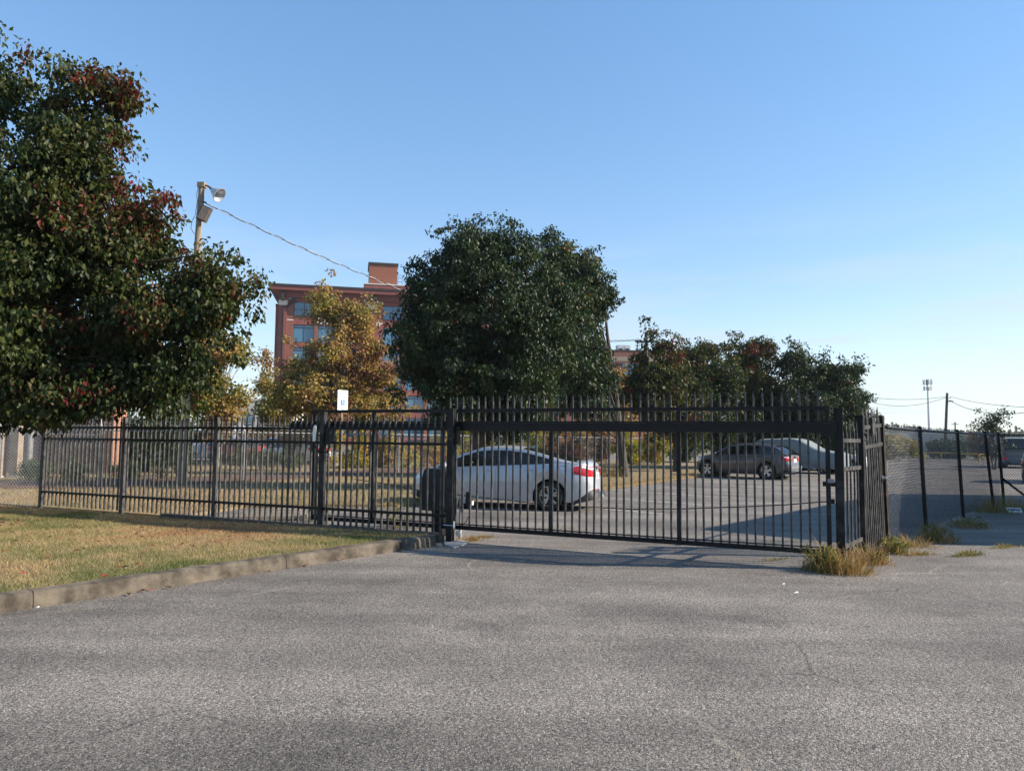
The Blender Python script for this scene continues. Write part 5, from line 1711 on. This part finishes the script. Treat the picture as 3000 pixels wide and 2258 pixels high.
bx, by = (808 - 1500) / FPX * 140, 140.0
bang = math.atan2(.208, .978)
ob = thing('office_building', 'large red-brick office building with blue windows and white lettering', 'building', (bx, by, 0), bang)
BAYS, BW = 3, 16.85
rowsz = [(27.4, 24.6), (23.0, 19.6), (18.6, 15.2), (14.2, 10.8), (9.8, 6.4), (5.4, 1.6)]
tot = BAYS * BW + 1.55
MB().span(.3, tot - .3, .75, 24, 0, 28.2).build('core', M['brick_far'], ob)
MB().span(-1.15, 0.28, 5.5, 22, 0, 27.3).build('stair_tower', M['brick_far'], ob)
MB().span(-1.2, 0.27, 5.4, 22.1, 27.3, 27.7).build('tower_cap', M['dark_trim'], ob)
wmesh, pmesh = {}, {}
for bi in range(BAYS + 1):
    x0 = bi * BW
    pi = MB().span(x0, x0 + 1.55, -.45, .8, 0, 28.1).build('pilaster', M['red_panel'], ob)
    MB().span(x0 - .04, x0 + 1.59, -.50, -.40, 26.55, 27.5).build('pilaster_cap', M['cap_white'], pi)
    MB().span(x0 + .45, x0 + 1.1, -1.9, -.1, 27.4, 28.9).build('bracket', M['dark_trim'], ob)
    if bi == BAYS: break
    for a, b in ((x0 + 1.56, x0 + 2.76), (x0 + 15.74, x0 + 16.84), (x0 + 6.66, x0 + 7.34), (x0 + 11.21, x0 + 11.89)):
        pr_ = MB().span(a, b, -.12, .8, 0, 28.1).build('pier', M['brick_far'], ob)
        if b - a > 1:
            for zz in (28.05, 22.9 + 1.0, 14.7):
                MB().span(a + .02, b - .02, -.16, -.11, zz - .22, zz).build('pier_band', M['cap_white'], pr_)
    for a in (x0 + 2.77, x0 + 7.35, x0 + 11.9):
        w_ = 3.88 if a < x0 + 11 else 3.83
        zprev = 28.1
        for (zt_, zb_) in rowsz:
            MB().span(a, a + w_, .02, .74, zt_ + .001, zprev).build('spandrel', M['red_panel'], ob)
            fm = MB()
            for (p0, p1, q0, q1) in ((0, .1, zb_, zt_), (w_ - .1, w_, zb_, zt_), (w_ / 2 - .06, w_ / 2 + .06, zb_, zt_)):
                fm.span(a + p0, a + p1, .30, .42, q0, q1)
            zm = zt_ - (zt_ - zb_) * .52 if zt_ > 27 else zt_ - .62
            for (q0, q1) in ((zb_, zb_ + .1), (zt_ - .1, zt_), (zm - .05, zm + .05)):
                fm.span(a + .002, a + w_ - .002, .302, .418, q0, q1)
            wf = fm.build('window', M['win_frame'], ob)
            for (p0, p1) in ((.1, w_ / 2 - .06), (w_ / 2 + .06, w_ - .1)):
                for (q0, q1) in ((zb_ + .1, zm - .05), (zm + .05, zt_ - .1)):
                    MB().span(a + p0, a + p1, .36, .38, q0, q1).build('pane', M['far_glass'], wf)
            zprev = zb_ - .001
        MB().span(a, a + w_, .02, .74, 0, zprev).build('spandrel', M['red_panel'], ob)
MB().span(-.05, tot + .05, -.7, 24, 28.1, 29.2).build('frieze', M['cornice'], ob)
MB().prism([(-1.6, -2.2), (tot + 1.6, -2.2), (tot + 1.6, 25), (-1.6, 25)], 29.2, 29.95).build('cornice', M['cornice'], ob)
MB().prism([(-1.75, -2.35), (tot + 1.75, -2.35), (tot + 1.75, 25.2), (-1.75, 25.2)], 29.951, 30.3).build('cornice_cap', M['dark_trim'], ob)
MB().span(15.9, 30, .5, 12, 30.3, 31.6).build('parapet', M['red_panel'], ob)
MB().span(15.8, 30.1, .4, 12.1, 31.6, 31.8).build('parapet_cap', M['cap_white'], ob)
pe = MB().span(16.8, 22.4, 3, 10, 31.8, 36.2).build('penthouse', M['brick_pent'], ob)
MB().span(16.6, 22.6, 2.8, 10.2, 36.2, 36.6).build('penthouse_roof', M['dark_trim'], pe)
ld = MB()
for zz in (32.3, 33.1, 33.9, 34.5):
    ld.bar((22.5, 4, zz), (23.5, 4, zz), .07)
for xx in (22.6, 23.45): ld.bar((xx, 4, 31.9), (xx, 4, 34.5), .07)
ld.build('ladder_cage', M['dark_trim'], ob)
dsp = MB()
dsp.tube([(2.7, -.4, 28.0), (2.7, -.4, 27.3), (1.0, -.62, 26.0), (.95, -.62, 24), (.95, -.62, 0)], .17, 8)
dsp.build('downspout', M['dark_trim'], ob)
MB().span(2.3, 3.1, -.7, -.1, 27.3, 28.1).build('rain_hopper', M['dark_trim'], ob)
for body, xx, zz in (('Ch', 7.0, 23.25), ('ndation', 13.6, 23.25)):
    me = text_mesh(body, 1.75, .06, M['letter'])
    o = obj('lettering', me, ob, (xx, -.22, zz))
    o.rotation_euler = (R(90), 0, 0)
    o.scale = (1.05, 1, 1)
o = obj('lettering', text_mesh('CAPITA', .95, .04, M['letter_dark']), ob, (3.3, -.06, 14.55))
o.rotation_euler = (R(90), 0, 0)

q = aty(1770, 1288, 150)
o2 = thing('office_wing', 'lower brick building with a tan band between the dark trees', 'building', (q[0], 150, 0), R(6))
MB().span(-9, 22, 0, 18, 0, 14.6).build('wall', M['brick_far'], o2)
MB().span(-9.02, 22.02, -.04, 18.04, 17.6, 18.5).build('stone_band', M['tan'], o2)
MB().span(-9, 22, 0, 18, 17.2, 17.6).build('wall', M['brick_far'], o2)
MB().span(-9, 22, 0, 18, 18.5, 19.7).build('parapet', M['brick_far'], o2)
MB().span(-9.1, 22.1, -.1, 18.1, 19.7, 19.9).build('coping', M['dark_trim'], o2)
MB().span(-8.9, 21.9, .4, 17.9, 14.6, 17.2).build('wall', M['brick_far'], o2)
for k_ in range(5):
    a = -7.5 + k_ * 5.6
    fr_ = MB()
    for xx in (a, a + 2.1, a + 4.2): fr_.span(xx - .06, xx + .06, .1, .3, 14.6, 17.2)
    fr_.span(a, a + 4.2, .12, .28, 15.7, 15.8)
    fr_ = fr_.build('window', M['win_frame'], o2)
    for xx in (a + .06, a + 2.16):
        MB().span(xx, xx + 1.98, .2, .22, 14.6, 15.7).build('pane', M['far_glass'], fr_)
        MB().span(xx, xx + 1.98, .2, .22, 15.8, 17.2).build('pane', M['far_glass'], fr_)
for xx in (3.6, 5.0):
    hv = MB().span(xx, xx + 1.25, 3, 5, 19.7, 21.3).build('roof_unit', M['hvac'], o2)
    MB().span(xx + .2, xx + 1.05, 2.96, 2.999, 19.8, 20.6).build('grille', M['win_frame'], hv)

# low brick building at the left behind the lawn
c1 = gz(304, 1396)
lo_ = thing('low_brick_building', 'low dark brick building with a sunlit orange corner behind the left fence', 'building', (c1[0], c1[1] + .6, 0), R(-1))
MB().span(-16, -.34, 0, .8, .52, 4.6).build('wall', M['brick_low'], lo_)
MB().span(-16, -5, .81, 8, 0, 4.6).build('rear_wall', M['brick_low'], lo_)
MB().span(-16, -.34, -.06, .8, 0, .50).build('base_course', M['tan'], lo_)
MB().span(-.33, .02, -.10, .82, 0, 4.6).build('corner_pilaster', M['brick_sunlit'], lo_)
MB().span(-16.1, -.345, -.05, .02, 1.55, 1.62).build('string_course', M['cap_white'], lo_)
MB().span(-16.3, .35, -.4, 1.2, 4.6, 4.85).build('roof_edge', M['cap_white'], lo_)
for u in (14, 60):
    p = gz(u, 1402)
    co = thing('porch_column', 'tan porch column %s the left picture edge' % ('nearest to' if u == 14 else 'second from'), 'column', (p[0], p[1] - .3, 0))
    MB().span(-.14, .14, -.14, .14, .12, 3.4).build('shaft', M['tan'], co)
    MB().span(-.19, .19, -.19, .19, 0, .12).build('plinth', M['concrete'], co)
p = gz(38, 1400)
co = thing('porch_column', 'grey porch column between the two tan ones', 'column', (p[0], p[1] + .8, 0))
MB().tube([(0, 0, .1), (0, 0, 3.4)], .13, 14).build('shaft', M['galv_dull'], co, smooth=40)
MB().span(-.18, .18, -.18, .18, 0, .10).build('plinth', M['concrete'], co)

# pale buildings far behind the left trees
q = aty(790, 1280, 118)
pb = thing('pale_building', 'pale tan building glimpsed left of the brick office building', 'building', (q[0], 118, 0), R(5))
MB().span(-9, 3, 0, 12, 0, 7.2).build('wall', M['pale_wall'], pb)
MB().span(-9.1, 3.1, -.1, 12.1, 7.2, 7.5).build('roof_edge', M['cap_white'], pb)
for xx in (-7, -4, -1):
    wf = MB().span(xx, xx + 1.6, -.03, .02, 3.2, 5.0).build('window', M['win_frame'], pb)
    MB().span(xx + .1, xx + 1.5, -.05, -.031, 3.3, 4.9).build('pane', M['far_glass'], wf)
q = aty(2640, 1290, 120)
pb = thing('warehouse', 'long low pale warehouse beyond the right chain-link fence', 'building', (q[0], 122, 0), R(-4))
MB().span(-14, 16, 0, 14, 0, 3.0).build('wall', M['pale_wall'], pb)
MB().span(-14.1, 16.1, -.1, 14.1, 3.0, 3.35).build('roof_edge', M['hvac'], pb)
for k_ in range(5):
    dd = MB().span(-12 + k_ * 5.4, -9.4 + k_ * 5.4, -.04, .02, .0, 2.5).build('dock_door', M['cartan'], pb)

# ================================================================== POLES, SIGNS, WIRES
b0 = gz(528, 1424)
t0 = aty(592, 538, 23.6)
lp = thing('light_pole', 'leaning wooden pole with a bell floodlight rising behind the left tree', 'light pole', (b0[0], b0[1], 0))
tx, ty, tz = t0[0] - b0[0], t0[1] - b0[1], t0[2]
at_ = lambda z: Vector((tx * z / tz, ty * z / tz, z))
MB().tube([at_(0), at_(tz * .5), at_(tz - .12)], [.135, .115, .095], 14).build('shaft', M['wood_pole'], lp, smooth=50)
tp = at_(tz - .06)
MB().box(tp, (.23, .23, .16)).build('pole_top', M['wood_pole'], lp)
ar = MB()
ar.tube([tp + Vector((.11, -.02, 0)), tp + Vector((.24, -.05, -.05)), tp + Vector((.38, -.08, -.17))], [.025, .032, .05], 8)
ar.build('lamp_arm', M['dark_pole'], lp, smooth=50)
ax_ = Vector((.80, -.15, -.58)).normalized()
hd = MB()
n1 = ax_.orthogonal().normalized()
n2 = ax_.cross(n1)
base = tp + Vector((.36, -.08, -.16))
P = []
for t_, r_ in ((0, .05), (.03, .08), (.10, .115), (.20, .165), (.30, .225), (.36, .255), (.365, .235), (.30, .2), (.1, .1)):
    P.append([base + ax_ * t_ + (n1 * math.cos(a) + n2 * math.sin(a)) * r_ for a in np.linspace(0, 2 * math.pi, 25)])
hd.grid(P)
hd.build('lamp_shade', M['lamp_glass'], lp, smooth=50)
bb = MB()
bc = at_(tz - 1.05) + Vector((.20, -.12, 0))
bb.box(bc, (.34, .12, .50), Matrix.Rotation(R(24), 3, 'Y'))
bx_o = bb.build('flood_box', M['dark_pole'], lp)
MB().box(bc + Vector((.012, -.07, 0)), (.28, .03, .43), Matrix.Rotation(R(24), 3, 'Y')).build('flood_glass', M['tan'], bx_o)
wl = MB()
a = at_(tz - .1) + Vector((-.11, 0, 0))
wl.tube([a, a + Vector((-.05, 0, -.25)), a + Vector((-.02, 0, -.5)), a + Vector((-.06, 0, -.9)), at_(tz - 1.0) + Vector((-.12, 0, 0)), at_(tz - 1.1) + Vector((-.24, 0, -.15)), at_(tz - 1.5) + Vector((-.26, 0, 0)), at_(tz - 1.7) + Vector((-.12, 0, 0))], .009, 5)
wl.build('loose_wire', M['cable'], lp)
MB().tube([at_(tz - .62) + Vector((.09, -.05, 0)), at_(tz - .66) + Vector((.2, -.06, 0))], .03, 6).build('insulator', M['dark_pole'], lp)

fpX, fpY, fpZ = aty(1893, 978, 60)
fpo = thing('utility_pole', 'dark pole top poking above the reddish tree beside the tan-banded building', 'utility pole', (fpX, fpY, 0))
MB().tube([(0, 0, 0), (0, 0, fpZ)], [.17, .13], 12).build('shaft', M['dark_pole'], fpo, smooth=50)
MB().span(-.9, .9, -.06, .06, fpZ - .7, fpZ - .56).build('crossarm', M['dark_pole'], fpo)
wr = thing('service_cable', 'twisted cable sagging from the light pole across the sky', 'cable')
A_, B_ = np.array([b0[0] + tx * .95 + .1, b0[1] + ty * .95, tz - .62]), np.array([fpX, fpY, fpZ - .35])
for ph, nm, r_ in ((0, 'bare_strand', .012), (math.pi, 'insulated_strand', .014)):
    pts = []
    for t_ in np.linspace(0, 1, 260):
        q = A_ + (B_ - A_) * t_
        q[2] -= 1.62 * 4 * t_ * (1 - t_)
        q = q + np.array([0, math.cos(t_ * 230 + ph), math.sin(t_ * 230 + ph)]) * .028
        pts.append(q)
    MB().tube(pts, r_, 5).build(nm, M['galv'] if ph == 0 else M['cable'], wr, smooth=60)


def wire(name, label, p, q, sag, r_=.024):
    p, q = np.array(p), np.array(q)
    pts = []
    for t_ in np.linspace(0, 1, 30):
        w_ = p + (q - p) * t_
        w_[2] -= sag * 4 * t_ * (1 - t_)
        pts.append(w_)
    tag(MB().tube(pts, r_, 5).build(name, M['cable'], smooth=60), label, 'wire')


wire('overhead_wire', 'thin overhead wire left of the pole beside the tan-banded building', (fpX - .4, fpY, fpZ - .5), aty(1500, 985, 66), .3)
# right-hand utility pole
p = aty(2768, 1345, 84)
q = aty(2775, 1151, 84)
up = thing('utility_pole', 'plain wooden utility pole beyond the right chain-link fence', 'utility pole', (p[0], 84, 0))
hgt_ = q[2]
MB().tube([(0, 0, 0), (q[0] - p[0], 0, hgt_)], [.17, .13], 12).build('shaft', M['dark_pole'], up, smooth=50)
dx_ = q[0] - p[0]
MB().span(dx_ - .05, dx_ + .6, -.16, -.08, hgt_ - 1.0, hgt_ - .9).build('bracket', M['dark_pole'], up)
for zz in (hgt_ - .55, hgt_ - .85): MB().tube([(dx_ + .15, -.12, zz), (dx_ + .36, -.12, zz)], .06, 8).build('insulator', M['galv'], up)
w0 = np.array([q[0], 84, 0])
wire('overhead_wire', 'upper wire from the right utility pole to the right edge', w0 + [.3, 0, hgt_ - .4], aty(3080, 1193, 60), .35)
wire('overhead_wire', 'lower wire sagging from the right utility pole to the right edge', w0 + [.4, 0, hgt_ - .95], aty(3080, 1190, 60), 1.0, .03)
wire('overhead_wire', 'upper wire from the right utility pole to the dark trees', w0 + [0, 0, hgt_ - .4], aty(2440, 1140, 95), .75)
wire('overhead_wire', 'lower wire from the right utility pole to the dark trees', w0 + [0, 0, hgt_ - .45], aty(2440, 1128, 95), 1.75)
p = aty(2800, 1300, 150)
q = aty(2800, 1236, 150)
up2 = thing('utility_pole', 'thin distant pole right of the utility pole', 'utility pole', (p[0], 150, 0))
MB().tube([(0, 0, 0), (0, 0, q[2])], .13, 8).build('shaft', M['dark_pole'], up2, smooth=50)
MB().span(-.7, .7, -.06, .06, q[2] - .5, q[2] - .38).build('crossarm', M['dark_pole'], up2)
# cell tower
p = aty(2724, 1300, 300)
q = aty(2716, 1110, 300)
ct = thing('cell_tower', 'grey monopole cell tower with clustered antennas on the right', 'cell tower', (p[0], 300, 0))
lx = q[0] - p[0]
lx = lx * .6
MB().tube([(0, 0, 0), (lx, 0, q[2] - .3)], [.55, .28], 14).build('mast', M['hvac'], ct, smooth=50)
for lv, n_, rr_, hh in ((q[2] - 1.3, 14, 1.5, 2.4), (q[2] - 3.8, 9, 1.35, 1.8)):
    pf = MB()
    pf.tube([(lx + rr_ * math.cos(a), rr_ * math.sin(a), lv - .5) for a in np.linspace(0, 2 * math.pi, 13)], .06, 5, cap=False)
    pf.tube([(lx + rr_ * math.cos(a), rr_ * math.sin(a), lv + .3) for a in np.linspace(0, 2 * math.pi, 13)], .05, 5, cap=False)
    for a in (0, 2.1, 4.2): pf.bar((lx, 0, lv - .5), (lx + rr_ * math.cos(a), rr_ * math.sin(a), lv - .5), .09)
    pf.build('platform', M['galv'], ct)
    for k_ in range(n_):
        a = 2 * math.pi * k_ / n_ + rnd.uniform(-.1, .1)
        MB().box((lx + rr_ * 1.08 * math.cos(a), rr_ * 1.08 * math.sin(a), lv + rnd.uniform(-.2, .2)), (.18, .30, hh * rnd.uniform(.7, 1)), a).build('antenna_panel', M['hvac'] if k_ % 3 else M['dark_trim'], ct)

# reserved-parking sign
p = gz(996, 1471)
sg = thing('parking_sign', 'reserved parking sign with blue wheelchair symbol on a brown post', 'sign', (p[0], p[1], 0), math.atan2(.76, .65))
# local -y faces the lot and the camera side
ztop = aty(1004, 1143, p[1])[2]
MB().span(-.03, .03, .004, .03, -.05, ztop - .05).build('post', M['brown_post'], sg)
sgn = MB().span(-.1525, .1525, -.004, .003, ztop - .50, ztop).build('panel', M['sign'], sg)
ln_ = MB()
for (a, b, c, d) in ((-.145, .145, ztop - .010, ztop - .006), (-.145, .145, ztop - .494, ztop - .490), (-.145, -.141, ztop - .494, ztop - .006), (.141, .145, ztop - .494, ztop - .006)):
    ln_.span(a, b, -.0055, -.0045, c, d)
ln_.build('border', M['sign_green'], sgn)
for body, sz, zz in (('RESERVED', .062, ztop - .118), ('PARKING', .062, ztop - .195)):
    me = text_mesh(body, sz, .0008, M['sign_green'])
    xs_ = [v.co.x for v in me.vertices]
    o = obj('lettering', me, sgn, (-(max(xs_) + min(xs_)) / 2 * .86, -.0065, zz))
    o.rotation_euler = (R(90), 0, 0)
    o.scale = (.86, 1.25, 1)
MB().span(-.062, .062, -.0062, -.0045, ztop - .375, ztop - .235).build('symbol_field', M['sign_blue'], sgn)
sy = MB()
cz_ = ztop - .335
sy.tube([(.006 + .030 * math.cos(a), -.0075, cz_ + .030 * math.sin(a)) for a in np.linspace(R(100), R(390), 18)], .0045, 5)
sy.box((-.006, -.0075, cz_ + .055), (.010, .003, .060))
sy.box((.012, -.0075, cz_ + .050), (.036, .003, .007))
sy.box((.010, -.0075, cz_ + .026), (.036, .003, .008))
sy.bar((.026, -.0075, cz_ + .026), (.042, -.0075, cz_ - .012), .008, .003)
sy.lathe([(.001, 0), (.010, 0), (.010, .003), (.001, .003)], (-.006, -.009, cz_ + .094), n=12)
sy.build('wheelchair_symbol', M['letter'], sgn)
for k_, (w_, zz) in enumerate(((.20, ztop - .405), (.17, ztop - .425), (.19, ztop - .448))):
    MB().span(-w_ / 2, w_ / 2, -.0058, -.0045, zz - .004, zz + .004).build('fine_print', M['sign_green'], sgn)
for zz in (ztop - .03, ztop - .47): MB().box((0, -.007, zz), (.014, .006, .014)).build('bolt', M['dark_trim'], sgn)

# yellow pipe barrier
a, b = gz(2664, 1345), gz(2868, 1356)
c = gz(2935, 1352)
yb_ = thing('pipe_barrier', 'long yellow pipe barrier across the far lot on the right', 'barrier')
pp = [a, b, c]
for p, q in zip(pp[:-1], pp[1:]):
    MB().tube([(p[0], p[1], .72), (q[0], q[1], .72)], .055, 8).build('rail', M['yellow'], yb_, smooth=50)
    n_ = 4 if p is a else 2
    for k_ in range(n_):
        t_ = k_ / n_
        MB().tube([(p[0] + (q[0] - p[0]) * t_, p[1] + (q[1] - p[1]) * t_, 0), (p[0] + (q[0] - p[0]) * t_, p[1] + (q[1] - p[1]) * t_, .72)], .05, 8).build('post', M['yellow'], yb_, smooth=50)

# litter
p = gz(2972, 1503)
lt = thing('litter_carton', 'flattened white carton lying in the shade by the right fence', 'litter', (p[0], p[1], 0), R(-12))
MB().box((0, 0, .07), (.30, .16, .02), Matrix.Rotation(R(38), 3, 'X')).build('panel', M['litter'], lt)
MB().box((0, -.012, .082), (.24, .04, .02), Matrix.Rotation(R(38), 3, 'X')).build('print', M['litter_blue'], lt)
for k_, (u, v, lb) in enumerate(((2332, 1738, 'white scrap of paper on the dark asphalt patch'), (2295, 1713, 'small white scrap beside the dark asphalt patch'), (110, 1782, 'white scrap against the kerb foot at the left'))):
    p = gz(u, v)
    s_ = (.028, .02, .016)[k_]
    tag(MB().add([(-s_, -s_ * .5, .006), (s_, -s_ * .3, .012), (s_ * .8, s_ * .5, .02), (-s_ * .7, s_ * .6, .008), (0, 0, .022)], [(0, 1, 4), (1, 2, 4), (2, 3, 4), (3, 0, 4)]).build('paper_scrap', M['litter'], loc=(p[0], p[1], 0)), lb, 'litter')


# ================================================================== AIR
hm = bpy.data.materials.new('haze_air')
hm.use_nodes = True
hn = hm.node_tree
hn.nodes.clear()
ho = hn.nodes.new('ShaderNodeOutputMaterial')
hv = hn.nodes.new('ShaderNodeVolumePrincipled')
hv.inputs['Color'].default_value = (0.86, 0.92, 1.0, 1)
hv.inputs['Density'].default_value = 0.0002
hv.inputs['Anisotropy'].default_value = 0.3
hn.links.new(hv.outputs[0], ho.inputs['Volume'])
tag(MB().span(-520, 520, -40, 520, -1.04, 42).build('haze', hm), 'thin haze in the air over the whole lot', 'haze', kind='stuff')
